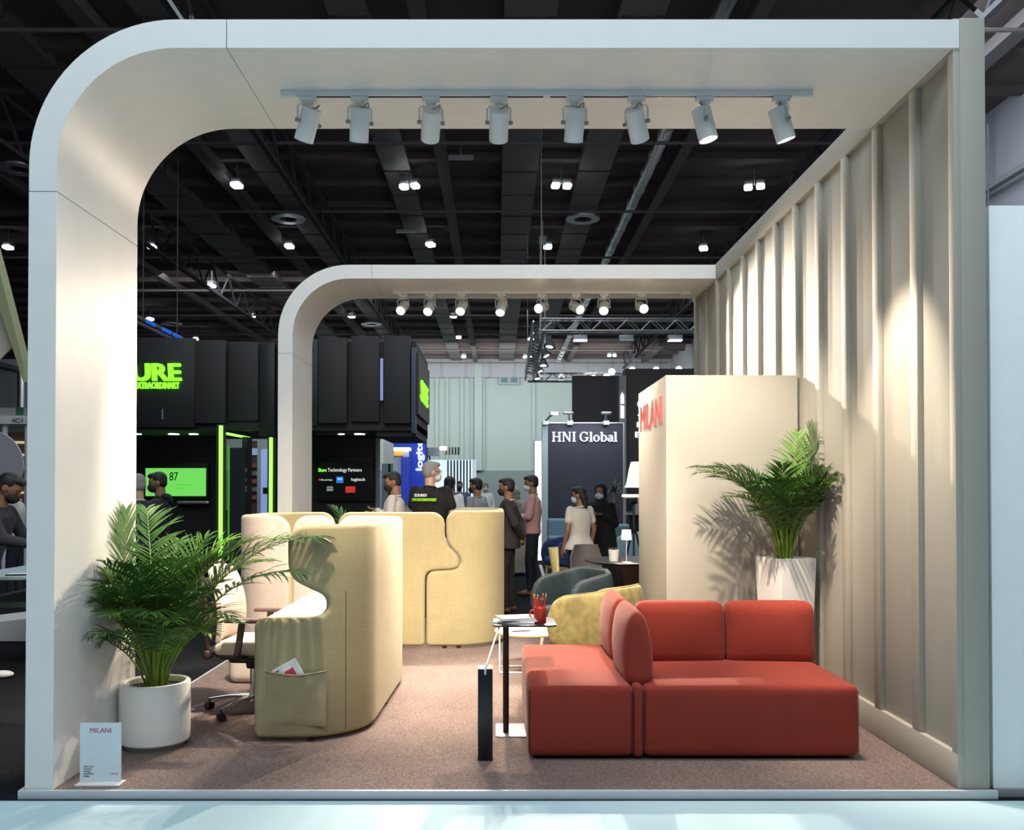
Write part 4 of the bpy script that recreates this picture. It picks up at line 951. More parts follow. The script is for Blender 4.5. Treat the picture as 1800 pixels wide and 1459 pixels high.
def person(label, px, Y, facing, h, skin, hair, top, legs, shoes, top_kind='shirt', mask=None, arms='down', head_turn=0, head_tilt=0, lean=0, bust=False, hair_kind='short', z0=-.04, bulk=1.0, sleeve='long', glasses=False, extra=None, vox=1.0, gender='m', x=None):
    """facing in degrees: 0 = right of picture, 90 = away, 180 = left, 270 = to the viewer"""
    cx = X(px, Y) if x is None else x
    t = thing('person', label, 'person', (cx, Y, z0), facing - 0)
    s = h / 1.75; lr = R(lean)
    def T(x, y, z):   # local: +x = forward, y = left; lean bends the upper body forward from the hip
        x, y, z = x * s, y * s, z * s; hz = .92 * s
        if z > hz and lean: dz = z - hz; x, z = x + dz * math.sin(lr), hz + dz * math.cos(lr)
        return Vector((x, y, z))
    sh = .195 * bulk if gender == 'm' else .165
    hipw = .09; Hd = T(0.02, 0, 1.635); tz_ = R(head_turn)
    hr = Matrix.Rotation(tz_, 4, 'Z') @ Matrix.Rotation(R(head_tilt) + lr * .6, 4, 'Y')
    hm = lambda x, y, z: Hd + (hr @ Vector((x * s, y * s, z * s)))
    # ---- arm poses
    SL, SR = T(0, sh, 1.43), T(0, -sh, 1.43)
    if arms == 'down': EL, ER, WL, WR = T(-.03, sh + .06, 1.14), T(-.03, -sh - .06, 1.14), T(.06, sh + .07, .90), T(.06, -sh - .07, .90)
    elif arms == 'behind': EL, ER, WL, WR = T(-.13, sh + .07, 1.16), T(-.13, -sh - .07, 1.16), T(-.20, .05, .965), T(-.205, -.05, .99)
    elif arms == 'front': EL, ER, WL, WR = T(.04, sh + .06, 1.16), T(.04, -sh - .06, 1.16), T(.24, .06, 1.10), T(.24, -.06, 1.13)
    elif arms == 'reach': EL, ER, WL, WR = T(.17, sh + .03, 1.20), T(.17, -sh - .03, 1.20), T(.42, .12, 1.13), T(.42, -.12, 1.14)
    elif arms == 'phone': EL, ER, WL, WR = T(.02, sh + .06, 1.16), T(.02, -sh - .06, 1.16), T(.20, .05, 1.30), T(.22, -.09, 1.12)
    v = .010 * vox
    # ---- body: head, neck, arms and hands in one surface
    pcs = [('e', hm(0, 0, .01), (.094 * s, .074 * s, .108 * s), hr), ('e', hm(.028, 0, -.052), (.066 * s, .056 * s, .062 * s), hr), ('e', hm(.068, 0, -.088), (.026 * s, .03 * s, .022 * s), hr), ('e', hm(-.018, 0, .03), (.094 * s, .078 * s, .09 * s), hr),
           ('c', hm(.088, 0, .005), hm(.107, 0, -.028), .009 * s, .014 * s), ('e', hm(.096, 0, -.066), (.012 * s, .026 * s, .010 * s), hr), ('e', hm(.082, 0, .022), (.014 * s, .055 * s, .012 * s), hr),
           ('e', hm(-.008, .076, -.01), (.020 * s, .010 * s, .032 * s), hr), ('e', hm(-.008, -.076, -.01), (.020 * s, .010 * s, .032 * s), hr),
           ('c', hm(-.02, 0, -.06), T(-.01, 0, 1.42), .056 * s, .062 * s), ('e', T(0, 0, 1.38), (.10 * s, .17 * s * bulk, .06 * s)), ('c', T(0, 0, 1.36), T(0, 0, 1.0), .10 * s, .09 * s)]
    for S_, E_, W_, sg in ((SL, EL, WL, 1), (SR, ER, WR, -1)):
        pcs += [('c', T(0, 0, 1.38), S_, .05 * s, .045 * s), ('c', S_, E_, .043 * s, .036 * s), ('c', E_, W_, .036 * s, .024 * s)]
        dd = (W_ - E_).normalized()
        if arms == 'behind': hd, pn = Vector((-.1, -sg * .8, -.45)), Vector((1, 0, 0))
        elif arms in ('front', 'phone', 'reach'): hd, pn = Vector((.8, -sg * .45, .0)), Vector((0, -sg * .4, -.8 if arms != 'phone' else .6))
        else: hd, pn = dd, Vector((0, -sg, 0))
        pcs += hand(W_, hd, pn, s, .75 if arms in ('behind', 'phone') else .35, left=(sg > 0))
    blob(v, pcs, 3).build('body', skin, t, angle=180)
    # ---- face
    b = MB()
    for sg in (-1, 1): b.ell(hm(.081, sg * .031, .006), (.008 * s, .014 * s, .007 * s), hr, 10, 6)
    b.build('eyes', M['eyew'], t)
    b = MB()
    for sg in (-1, 1): b.tube([hm(.09, sg * .012, .026), hm(.088, sg * .034, .032), hm(.074, sg * .052, .026)], .0045 * s, 6)
    b.build('eyebrows', hair, t)
    if not mask: MB().ell(hm(.100, 0, -.066), (.010 * s, .024 * s, .008 * s), hr, 10, 6).build('mouth', M['lip'], t)
    if mask:
        pm = [('e', hm(.058, 0, -.058), (.062 * s, .064 * s, .052 * s), hr), ('e', hm(.088, 0, -.045), (.038 * s, .035 * s, .042 * s), hr)]
        mk = blob(.008, pm, 3)
        for sg in (-1, 1): mk.tube([hm(.05, sg * .062, -.04), hm(-.005, sg * .083, .005)], .002 * s, 6); mk.tube([hm(.05, sg * .060, -.08), hm(-.012, sg * .083, -.04)], .002 * s, 6)
        mk.build('face_mask', mask, t)
    if glasses:
        b = MB()
        for sg in (-1, 1):
            b.tube([hm(.104, sg * .033 + .022 * math.cos(a), .008 + .018 * math.sin(a)) for a in [k * math.pi / 6 for k in range(13)]], .0022 * s, 6); b.tube([hm(.102, sg * .055, .01), hm(.0, sg * .083, .01)], .0022 * s, 6)
        b.build('glasses', M['blacksat'], t)
    # ---- hair
    hp = [('e', hm(-.022, 0, .040), (.097 * s, .083 * s, .088 * s), hr), ('e', hm(-.045, 0, -.005), (.066 * s, .079 * s, .075 * s), hr), ('e', hm(.035, 0, .088), (.062 * s, .066 * s, .035 * s), hr)]
    if hair_kind == 'long': hp += [('e', hm(-.07, 0, -.06), (.055 * s, .075 * s, .11 * s), hr), ('c', hm(-.07, .02, -.08), hm(-.085, .02, -.17), .05 * s, .035 * s)]
    if hair_kind == 'curly': hp += [('e', hm(-.03, 0, .055), (.108 * s, .095 * s, .09 * s), hr), ('e', hm(-.06, 0, -.01), (.07 * s, .088 * s, .08 * s), hr)]
    if hair_kind == 'scarf':
        hp = [('e', hm(-.02, 0, .03), (.112 * s, .10 * s, .112 * s), hr), ('e', hm(-.03, 0, -.06), (.10 * s, .092 * s, .10 * s), hr), ('c', hm(-.02, 0, -.10), T(0, 0, 1.40), .09 * s, .15 * s), ('e', T(0, 0, 1.38), (.13 * s, .2 * s, .08 * s))]
    hb_ = blob(.009 * vox, hp, 3)
    # open the front so that the face shows
    fwd = hr @ Vector((1, 0, 0)); kill = []
    for f in hb_.bm.faces:
        q = hr.inverted() @ (f.calc_center_median() - Hd) / s
        if hair_kind == 'scarf':
            if q.x > .035 and abs(q.y) < .062 and -.10 < q.z < .075: kill.append(f)
        elif q.x > .035 and q.z < .068: kill.append(f)
        elif q.x > -.0 and abs(q.y) > .05 and q.z < .0: kill.append(f)
    bmesh.ops.delete(hb_.bm, geom=kill, context='FACES')
    hb_.build('headscarf' if hair_kind == 'scarf' else 'hair', hair, t, recalc=False, angle=180)
    # ---- clothes
    k = 1.0 if gender == 'm' else .88
    if top_kind == 'jacket': zb, fl, th = .84, .17, .018
    elif top_kind == 'robe': zb, fl, th = .06, .24, .02
    elif top_kind == 'peplum': zb, fl, th = .88, .165, .010
    else: zb, fl, th = .90, .135, .012
    rings = []
    prof = [(zb, fl), (zb + .10, fl - .01), (1.05, .128), (1.18, .132 + .01 * bulk), (1.30, .142), (1.38, .13), (1.425, .10), (1.455, .072)]
    if top_kind == 'robe': prof = [(.06, .24), (.3, .23), (.6, .21), (.9, .19), (1.1, .165), (1.3, .155), (1.38, .14), (1.43, .10), (1.46, .07)]
    if top_kind == 'peplum': prof = [(.86, .20), (.92, .175), (1.0, .135), (1.06, .118), (1.18, .125), (1.30, .132), (1.38, .12), (1.425, .09), (1.455, .065)]
    for z, r_ in prof:
        wy = r_ * 1.32 * (1.1 if 1.25 < z < 1.4 else 1) * bulk * k; rings.append((T(-.005, 0, z), (r_ * .82 + th) * s * (bulk ** .5), (wy + th) * s, 0))
    pcs = [('l', rings)]
    for S_, E_, W_ in ((SL, EL, WL), (SR, ER, WR)):
        ins = T(0, 0, 1.38)
        pcs += [('c', ins.lerp(S_, .55) + Vector((0, 0, .0)), S_, .058 * s, .050 * s + th * .5 * s)]
        if sleeve == 'long': pcs += [('c', S_, E_, (.048 + th * .6) * s, (.042 + th) * s), ('c', E_, E_.lerp(W_, .93), (.042 + th) * s, (.028 + th * .8) * s)]
        else:
            q = .62 if gender == 'm' else .55; pcs += [('c', S_, S_.lerp(E_, q), (.050 + th * .6) * s, (.052 + th) * s)]
    tb = blob(.013 * vox, pcs, 4)
    for v_ in tb.bm.verts:                                     # soft folds
        n_ = noise.noise(v_.co * 9 + Vector((px, 0, 0))) * .006 + noise.noise(v_.co * 22) * .003; v_.co += v_.co.normalized() * 0 + Vector((v_.co.x, v_.co.y, 0)).normalized() * n_
    tb.build({'jacket': 'jacket', 'robe': 'robe', 'peplum': 'blouse'}.get(top_kind, 'shirt'), top, t, angle=180)
    if top_kind in ('jacket', 'shirt', 'peplum'):
        b = MB(); b.tube([T(-.01 + .066 * math.cos(a), .068 * math.sin(a), 1.462 + .012 * (-math.cos(a))) for a in [q * math.pi / 8 for q in range(17)]], .012 * s, 8)
        b.build('collar', M['shirtw'] if top_kind == 'jacket' else top, t)
    if top_kind != 'robe' and legs:
        pcs = [('e', T(0, 0, .93), (.12 * s, .165 * s * k, .12 * s))]
        for sg, fx in ((1, .03), (-1, -.03)):
            hp_, kn, an = T(0, sg * hipw, .90), T(fx + .02, sg * (hipw + .005), .50), T(fx, sg * (hipw + .01), .085)
            pcs += [('c', hp_, kn, .092 * s, .064 * s), ('c', kn, an, .062 * s, .050 * s)]
        tr = blob(.014 * vox, pcs, 3)
        for v_ in tr.bm.verts: v_.co += Vector((v_.co.x, v_.co.y, 0)).normalized() * noise.noise(Vector((v_.co.x * 8, v_.co.y * 8, v_.co.z * 16))) * .006
        tr.build('trousers', legs, t, angle=180)
    for sg, fx in ((1, .03), (-1, -.03)):
        y = sg * (hipw + .012) * s
        b = blob(.010, [('e', ((fx + .00) * s, y, .045 * s), (.06 * s, .042 * s, .045 * s)), ('e', ((fx + .10) * s, y, .034 * s), (.10 * s, .045 * s, .034 * s)), ('e', ((fx - .03) * s, y, .03 * s), (.05 * s, .038 * s, .03 * s)), ('c', (fx * s, y, .05 * s), (fx * s, y, .12 * s), .04 * s, .042 * s)], 2)
        for v_ in b.bm.verts: v_.co.z = max(v_.co.z, .001)
        b.build('shoe', shoes, t, angle=180)
    return t, T, hm, s
M_ = M
SK = M['skin']
person('man in a dark suit and black face mask standing with hands clasped behind his back', 893, 11.55, 172, 1.73, SK, M['hair'], M['suit'], M['suit'], M['shoebr'], 'jacket', M['maskb'], 'behind', -4, 6)
t_, T_, hm_, s_ = person('man in a pink shirt and pale face mask standing beside the white upright light panel', 936, 13.4, 176, 1.80, SK, M['hair'], M['pink'], M['navy'], M['shoebr'], 'shirt', M['maskw'], 'front', 4, 10)
t_, T_, hm_, s_ = person('grey-haired man in a black t-shirt with green and white print, seen from behind', 757, 11.0, 62, 1.93, M['skinl'], M['hairg'], M['clothblack'], M['clothblack'], M['blacksat'], 'shirt', M['maskw'], 'front', -35, 4, sleeve='short', glasses=True, bulk=1.08)
b = MB(); q = lambda ox, oz: (lambda u, v, d: (-.165 - d * .5, -(ox + u), oz + v))
text_mb('SOUND', .05, q(-.13, 1.50), .02, bold=.002, mb=b); b.build('shirt_print', M['paper'], t_, label='small white line of print on the back')
b = MB(); text_mb('EXTRAORDINARY', .05, q(-.16, 1.445), .02, bold=.002, sx=.85, mb=b); b.build('shirt_print', mat('lime_print', (.35, .8, .05), .6), t_, label='lime green line of print on the back')
person('man in a white shirt and black face mask looking left, before the dark display', 693, 11.0, 178, 1.80, SK, M['hair'], M['shirtw'], M['navy'], M['blacksat'], 'shirt', M['maskb'], 'phone', 12, 16)
person('man in a grey shirt and black mask seen from behind over the rightmost screen', 838, 13.6, 150, 1.76, SK, M['hair'], M['shirtg'], M['navy'], M['blacksat'], 'shirt', M['maskb'], 'down', 10, 6)
person('person in a white robe with black hair standing right of the grey-haired man', 791, 15, 60, 1.79, SK, M['hair'], M['paper'], None, M['shoew'], 'robe', None, 'down', 0, 0, vox=1.5, hair_kind='curly')
person('bearded man in a blue jacket far away in front of the striped glowing stand', 808, 24, 270, 1.82, SK, M['hair'], mat('slate_blue_cloth', (.07, .1, .16), .85), M['navy'], M['shoebr'], 'jacket', M['maskb'], 'down', 0, 0, vox=1.8)
person('distant person in white with a pale face mask facing the viewer', 854, 26, 268, 1.79, M['skinl'], mat('fair_hair', (.35, .25, .14), .7), M['paper'], M['paper'], M['shoew'], 'shirt', M['maskw'], 'down', 0, 0, vox=1.8, gender='f')
person('person in a beige headscarf partly hidden between the suited man and the pink shirt', 906, 16.5, 120, 1.62, SK, mat('beige_scarf', (.3, .27, .21), .9), mat('beige_scarf', (.3, .27, .21), .9), None, M['blacksat'], 'robe', None, 'down', hair_kind='scarf', vox=1.5, gender='f')
t_, T_, hm_, s_ = person('woman in a white peplum blouse seen from behind, standing past the grey chair', 1019, 11.7, 118, 1.62, SK, M['hair'], mat('ivory_blouse', (.62, .60, .54), .85), M['clothblack'], M['blacksat'], 'peplum', M['maskw'], 'down', 38, 8, hair_kind='long', sleeve='short', gender='f')
MB().puff(hm_(-.10, -.03, .0), (.015, .05, .02), .006, n=6).build('hair_clip', mat('pink_clip', (.6, .08, .15), .5), t_)
person('woman in a black robe, headscarf and white mask facing the viewer', 1056, 12.75, 250, 1.66, SK, M['clothblack'], M['clothblack'], None, M['blacksat'], 'robe', M['maskw'], 'phone', -8, 4, hair_kind='scarf', gender='f')
t_, T_, hm_, s_ = person('young man in a black hooded top in front of the green display', 280, 10.7, 196, 1.79, SK, M['hair'], M['clothblack'], M['clothblack'], M['blacksat'], 'shirt', M['maskb'], 'front', 0, 12)
blob(.014, [('e', T_(-.07, 0, 1.46), (.075, .12, .05)), ('e', T_(-.10, 0, 1.42), (.06, .10, .06))], 3).build('hood', M['clothblack'], t_)
MB().puff((.28, -.02, 1.10), (.15, .01, .08), .004, n=6, rot=ry(60)).build('red_card', M['red'], t_)
person('grey-haired man in a navy suit at the left, beside the front arch leg', 243, 9.75, 120, 1.75, M['skinl'], M['hairg'], M['navy'], M['navy'], M['blacksat'], 'jacket', M['maskb'], 'front', 0, 8)
person('man in a dark top and white trainers leaning over the table, far left edge', 0, 7.35, 8, 1.74, SK, M['hair'], M['navy'], M['clothblack'], M['shoew'], 'shirt', M['maskb'], 'reach', 0, 24, lean=16, x=-4.27)
person('person in a pale shirt and dark trousers behind the table at the far left edge', 27, 12.3, 200, 1.72, SK, M['hair'], M['shirtw'], M['navy'], M['blacksat'], 'shirt', M['maskb'], 'front', 0, 6, vox=1.4)

# ================================================================ far left surroundings
t = thing('demo_table', 'pale blue topped table with a phone and tablet at the far left edge', 'table', (-4.15, 8.3, -.04))
MB().box((-.55, -.62, .80), (.42, .62, .83)).build('tabletop', mat('pale_blue_top', (.45, .6, .66), .35), t, bevel=.004)
MB().box((-.52, -.58, .56), (.36, .58, .60)).build('shelf', mat('dark_shelf', (.03, .06, .05), .5), t)
for sx_ in (-.45, .33):
    for sy_ in (-.52, .52): MB().box((sx_ - .02, sy_ - .02, 0), (sx_ + .02, sy_ + .02, .80)).build('leg', M['blackmetal'], t)
t = thing('tablet', 'dark tablet with a light screen lying on the pale blue table', 'tablet', (-4.22, 7.85, .791), 15)
MB().puff((0, 0, .006), (.2, .14, .010), .004, n=6).build('casing', M['blacksat'], t); MB().box((-.09, -.06, .0112), (.09, .06, .0122)).build('display', mat('light_display', (.55, .75, .8), .3, emit=.3), t)
t = thing('trainer_display', 'white sports shoe shown on the pale blue table at the left edge', 'shoe', (-4.0, 8.1, .793), 20)
blob(.008, [('e', (0, 0, .035), (.06, .04, .04)), ('e', (.09, 0, .025), (.08, .04, .025)), ('e', (-.03, 0, .03), (.05, .035, .03))], 2).build('upper', M['shoew'], t)
t = thing('ramp', 'pale slanted floor ramp edge at the far left beside the dark carpet', 'ramp', (-5.4, 9.8, -.04))
MB().prism([(-1.1, 0), (.86, 0), (.86, .28), (-1.1, .05)], -.5, .5, lambda u, v, d: (u, d, v)).build('ramp_body', mat('pale_grey_laminate', (.6, .6, .6), .5), t)
Y = 12.5
t = thing('canopy_frame', 'olive slanted strut with a cream fabric panel at the upper left edge', 'frame', (X(20, Y), Y, 0))
MB().prism([(X(-10, Y), Z(430, Y)), (X(4, Y), Z(480, Y)), (X(46, Y), Z(640, Y)), (X(46, Y), Z(672, Y)), (X(36, Y), Z(640, Y)), (X(-10, Y), Z(505, Y))], Y - .1, Y + .1, lambda u, v, d: (u, d, v)).build('strut', M['olive'], t, world=True)
MB().prism([(X(-30, Y), Z(470, Y)), (X(25, Y), Z(592, Y)), (X(-30, Y), Z(650, Y))], Y + .12, Y + .15, lambda u, v, d: (u, d, v)).build('fabric_panel', M['banner'], t, world=True)
Y = 15; t = thing('round_banner', 'large round pale translucent disc standing at the far left edge', 'banner', (X(-20, Y), Y, 0))
dm = mat('pale_grey_disc', (.52, .50, .55), .5); MB().cyl((X(-22, Y), Y, Z(818, Y)), (X(-22, Y), Y + .04, Z(818, Y)), 62 / F * Y, n=48).build('disc', dm, t, world=True)
MB().cyl((X(-22, Y), Y + .02, -.04), (X(-22, Y), Y + .02, .6), .03).build('post', M['grey'], t, world=True)
Y = 16; t = thing('overhead_beam', 'white overhead stand beam with grey lettering at the far left edge', 'beam', (X(10, Y), Y, Z(745, Y)))
MB().box((X(-60, Y), Y, Z(745, Y)), (X(44, Y), Y + .3, Z(730, Y))).build('beam_body', M['fixture'], t, world=True)
MB().box((X(-60, Y), Y + .05, Z(729, Y)), (X(24, Y), Y + .28, Z(716, Y))).box((X(38, Y), Y + .05, Z(729, Y)), (X(44, Y), Y + .28, Z(716, Y))).build('upper_band', mat('grey_band', (.35, .35, .34), .6), t, world=True)
MB().box((X(24, Y), Y + .05, Z(729, Y)), (X(38, Y), Y + .28, Z(716, Y))).build('green_patch', mat('dark_green_patch', (.02, .14, .08), .6), t, world=True)
text_mb('4C1', .1, lambda u, v, d: (X(20, Y) + u * 1.3, Y - .01 - d, Z(742, Y) + v), .01, bold=.004).build('lettering', M['grey'], t, world=True)
for px in (-40, 0, 40): MB().cyl((X(px, Y), Y + .15, -.04), (X(px, Y), Y + .15, Z(745, Y)), .05).build('post', M['fixture'], t, world=True)
Y = 30; t = thing('display_shelf', 'distant brown display wall with rows of small warm lights, far left edge', 'shelf', (X(15, Y), Y, -.04))
MB().box((X(-30, Y), Y, -.04), (X(46, Y), Y + .2, Z(760, Y))).build('back_board', mat('brown_board', (.10, .06, .045), .6), t, world=True)
for k in range(6): MB().box((X(18, Y), Y - .2, Z(780 + k * 22, Y)), (X(46, Y), Y, Z(776 + k * 22, Y))).build('shelf_board', mat('warm_lit_edge', (.9, .7, .45), .5, emit=.5), t, world=True)
Y = 40; t = thing('wall_duct', 'pale grey bent duct on the distant hall wall at the left edge', 'duct', (X(20, Y), Y, Z(720, Y)))
MB().box((X(-20, Y), Y + .5, Z(735, Y)), (X(60, Y), Y + .9, Z(628, Y))).build('wall_panel', mat('pale_hall_panel', (.32, .34, .36), .6), t, world=True)
MB().tube(chaikin([P(-10, 640, Y), P(10, 645, Y), P(34, 650, Y), P(36, 660, Y), P(36, 716, Y)], 2), .16, 12).build('pipe', M['alu'], t, world=True)
Y = 17; t = thing('blue_led_truss', 'dark truss with a faint blue light strip above the black stand at the left', 'truss', (X(290, 26), 26, Z(580, 26)))
MB().tube([P(232, 552, 26), P(320, 595, 26)], .06, 8).tube([P(232, 562, 26), P(318, 603, 26)], .06, 8)  .cyl(P(250, 562, 26), P(250, 562, 26) + Vector((0, 0, 5.4)), .015, n=6).cyl(P(310, 590, 26), P(310, 590, 26) + Vector((0, 0, 5.9)), .015, n=6).build('truss_bar', M['beam'], t, world=True)
for a, c in ((256, 272), (284, 300), (304, 318)): MB().tube([P(a, 552 + (a - 232) * .49, 25.9), P(c, 552 + (c - 232) * .49, 25.9)], .055, 8).build('light_strip', mat('lit_blue_strip', (.02, .12, .7), .5, emit=.5), t, world=True)

# ================================================================ black stand with green signs
Y = 16.0
t = thing('black_stand', 'large black exhibition stand with green lettering, dark fascia and black walls', 'stand', (X(480, Y), Y, -.04))
zt0, zt1 = 2.62, 4.27
MB().box((-7.6, Y, zt0), (X(731, Y), Y + 2.7, Z(600, Y))).build('fascia', M['panelblack'], t, world=True)
g1, g2 = mat('charcoal_slab', (.028, .027, .03), .6), mat('black_slab', (.010, .012, .014), .5)
sl = [(-7.6, X(345, Y), g2, 595, 752, .10), (X(347, Y), X(400, Y), g1, 600, 745, .16), (X(402, Y), X(455, Y), g1, 602, 740, .06), (X(458, Y), X(485, Y), g2, 604, 768, .12), (X(487, Y), X(560, Y), g2, 600, 750, .08), (X(562, Y), X(612, Y), g1, 596, 745, .16), (X(618, Y), X(668, Y), g1, 592, 742, .10), (X(676, Y), X(722, Y), g1, 592, 745, .14)]
for a, c, m, p0, p1, d in sl: MB().box((a, Y - d, Z(p1, Y)), (c, Y, Z(p0, Y))).build('slab', m, t, world=True, bevel=.01)
MB().box((X(724, Y), Y - .1, Z(762, Y)), (X(731.5, Y), Y, Z(612, Y))).build('edge_strip', mat('bluish_edge', (.05, .06, .13), .3), t, world=True)
MB().box((X(731, Y), Y + .0, Z(728, Y)), (X(731, Y) + .05, Y + 2.55, Z(620, Y))).build('side_panel', mat('brown_black_panel', (.035, .03, .03), .5), t, world=True)
MB().box((X(660, Y), Y + .1, Z(766, Y)), (X(731, Y) - .01, Y + 2.6, Z(740, Y))).build('lower_fascia', M['panelblack'], t, world=True)
MB().box((X(672, Y) - .02, Y - .17, Z(705, Y)), (X(672, Y) + .03, Y - .12, Z(632, Y))).build('light_slot', mat('lit_lilac_slot', (.35, .4, .75), .5, emit=.30), t, world=True)
MB().box((X(290, Y) - .012, Y - .14, Z(738, Y)), (X(290, Y) + .012, Y - .11, Z(720, Y))).build('light_slot', M['alu'], t, world=True)
Yw = 18.2
MB().box((-7.6, Yw, -.04), (X(386, Yw), Yw + .2, zt0 + .2)).build('back_wall', mat('brown_black_wall', (.010, .007, .006), .6), t, world=True)
MB().box((X(480, Yw), Yw, -.04), (X(660, Yw), Yw + .2, zt0 + .2)).build('back_wall', M['black'], t, world=True)
MB().box((-7.6, Y + .2, zt0 + .02), (X(731, Y), Yw + .3, zt0 + .14)).build('soffit', M['panelblack'], t, world=True)
MB().box((X(661, Yw), Yw - .05, -.04), (X(666, Yw), Yw + .2, zt0)).build('edge_strip', M['grey'], t, world=True)
for px, py, k in ((242, 763, .5), (305, 760, 1), (340, 763, .8), (632, 762, 1), (600, 759, .4)):
    MB().lathe([(.001, 0), (.07 * k + .03, 0), (.07 * k + .03, .03), (.001, .03)], 16, (X(px, 17), 17, zt0 - .012)).build('downlight', M['lensw'], t, world=True)
for px in (275, 575): MB().box((X(px, 17) - .22, 17, zt0 - .012), (X(px, 17) + .22, 17.03, zt0 + .02)).build('slot_vent', M['grey'], t, world=True)
# green letters
tm = lambda x0, z0: (lambda u, v, d: (x0 + u, Y - .13 - d, z0 + v))
def fit(mb, x0, x1, z0, z1, ax=0):
    a = [v.co[ax] for v in mb.bm.verts]; c = [v.co.z for v in mb.bm.verts]; al, ah, cl, ch = min(a), max(a), min(c), max(c)
    for v in mb.bm.verts: v.co[ax] = x0 + (v.co[ax] - al) / (ah - al) * (x1 - x0); v.co.z = z0 + (v.co.z - cl) / (ch - cl) * (z1 - z0)
    return mb
fit(text_mb('SHURE', .4, tm(0, 0), .05, bold=.014, shear=-.05), X(178, Y), X(323, Y), Z(671, Y), Z(640, Y)).build('lettering', M['greensign'], t, world=True)
fit(text_mb('SOUND', .14, tm(0, 0), .03, bold=.003), X(205, Y), X(238, Y), Z(684.5, Y), Z(673, Y)).build('lettering', M['greensign'], t, world=True)
fit(text_mb('EXTRAORDINARY', .14, tm(0, 0), .03, bold=.003), X(241.5, Y), X(319, Y), Z(684.5, Y), Z(673, Y)).build('lettering', M['greensign'], t, world=True)
sgm = text_mb('SHURE', .4, lambda u, v, d: (X(731, Y) + .06 + d, u, v), .03, bold=.014); fit(sgm, Y + .35, Y + 1.9, Z(700, Y) + .0, Z(664, Y) + .02, 1)
sgm.build('lettering', M['greensign'], t, world=True)
# green light tubes
def led(px, p0, p1, Y, r=.03): return MB().box((X(px, Y) - r, Y - r, Z(p1, Y)), (X(px, Y) + r, Y + r, Z(p0, Y)))
led(388, 748, 985, 13.2, .023).build('green_light_tube', M['greenled'], t, world=True)
led(476, 769, 985, 14.6, .023).build('green_light_tube', M['greenled'], t, world=True)
led(434.5, 768, 789, 16.2, .04).build('green_light_tube', M['greenled'], t, world=True)
MB().tube([P(397, 762, 13.4), P(434, 769, 16.2)], .02, 8).build('green_light_tube', M['greenled'], t, world=True)
led(402, 784, 985, 14.5, .012).build('green_light_tube', mat('dim_green_tube', (.05, .4, .03), .5, emit=.5), t, world=True)
MB().box((X(381, 13.3), 13.26, -.04), (X(394, 13.3), 13.4, Z(746, 13.3))).build('tube_post', M['black'], t, world=True)
MB().box((X(471, 14.7), 14.66, -.04), (X(483, 14.7), 14.8, Z(769, 14.7))).build('tube_post', M['black'], t, world=True)
MB().box((X(404, 15), 15, -.04), (X(431, 15), 15.1, Z(787, 15))).build('glass_panel', M['glassd'], t, world=True)
MB().box((X(431, 15.4), 15.2, -.04), (X(440, 15.4), 15.5, Z(769, 15.4))).build('tube_post', M['black'], t, world=True)
# displays on the stand wall
Yd = 18.12
def display(name, label, p, mbody, mscr):
    x0, y0, x1, y1 = p; t = thing(name, label, 'display', (X((x0 + x1) / 2, Yd), Yd, Z(y1, Yd)))
    MB().box((X(x0 - 4, Yd), Yd - .03, Z(y1 + 5, Yd)), (X(x1 + 4, Yd), Yd + .07, Z(y0 - 9, Yd))).build('display_frame', mbody, t, world=True, bevel=.006)
    MB().box((X(x0, Yd), Yd - .037, Z(y1, Yd)), (X(x1, Yd), Yd - .031, Z(y0, Yd))).build('display_screen', mscr, t, world=True); return t
tw = lambda px, py, Y_=Yd: (lambda u, v, d: (X(px, Y_) + u, Yd - .040 - d * .5, Z(py, Y_) + v))
t = display('wall_display', 'bright green wall display showing the number 87', (257, 823, 363, 872), M['black'], M['greenscreen'])
fit(text_mb('87', .3, tw(298, 845), .004, bold=.002), X(299, Yd), X(314, Yd), Z(845, Yd), Z(830, Yd)).build('number', M['ink'], t, world=True)
b = MB(); text_mb('per cent of users report', .035, tw(311, 853), .004, mb=b); text_mb('poor audio', .035, tw(311, 859), .004, mb=b); b.build('small_text', mat('mid_green_ink', (.06, .4, .05), .6, emit=.15), t, world=True)
t = display('wall_display', 'black wall display with white heading and small coloured partner logos', (562, 812, 652, 876), M['black'], M['screen'])
b = fit(text_mb('Shure', .1, tw(0, 0), .004, bold=.002), X(560, Yd), X(574.5, Yd), Z(829.5, Yd), Z(823, Yd)); b.build('heading', M['greensign'], t, world=True)
b = fit(text_mb('Technology Partners', .1, tw(0, 0), .004, bold=.0015), X(576.5, Yd), X(636.5, Yd), Z(831, Yd), Z(823, Yd)); b.build('heading', M['scrwhite'], t, world=True)
fit(text_mb('logitech', .1, tw(0, 0), .004, bold=.002), X(618, Yd), X(642, Yd), Z(847, Yd), Z(840, Yd)).build('partner_mark', M['scrwhite'], t, world=True)
fit(text_mb('Microsoft Teams', .1, tw(0, 0), .004, bold=.001), X(565, Yd), X(585, Yd), Z(845, Yd), Z(842, Yd)).build('partner_mark', M['scrwhite'], t, world=True)
qd = lambda a, c, e_, f: MB().box((X(a, Yd), Yd - .045, Z(f, Yd)), (X(e_, Yd), Yd - .038, Z(c, Yd)))
qd(561, 841, 564, 845).build('partner_mark', M['scrred'], t, world=True)
qd(592, 838, 604, 849).build('partner_mark', M['scrblue'], t, world=True); qd(594, 841, 602, 843).build('partner_mark', M['scrwhite'], t, world=True)
qd(608, 855, 625, 866).build('partner_mark', M['scrred'], t, world=True)
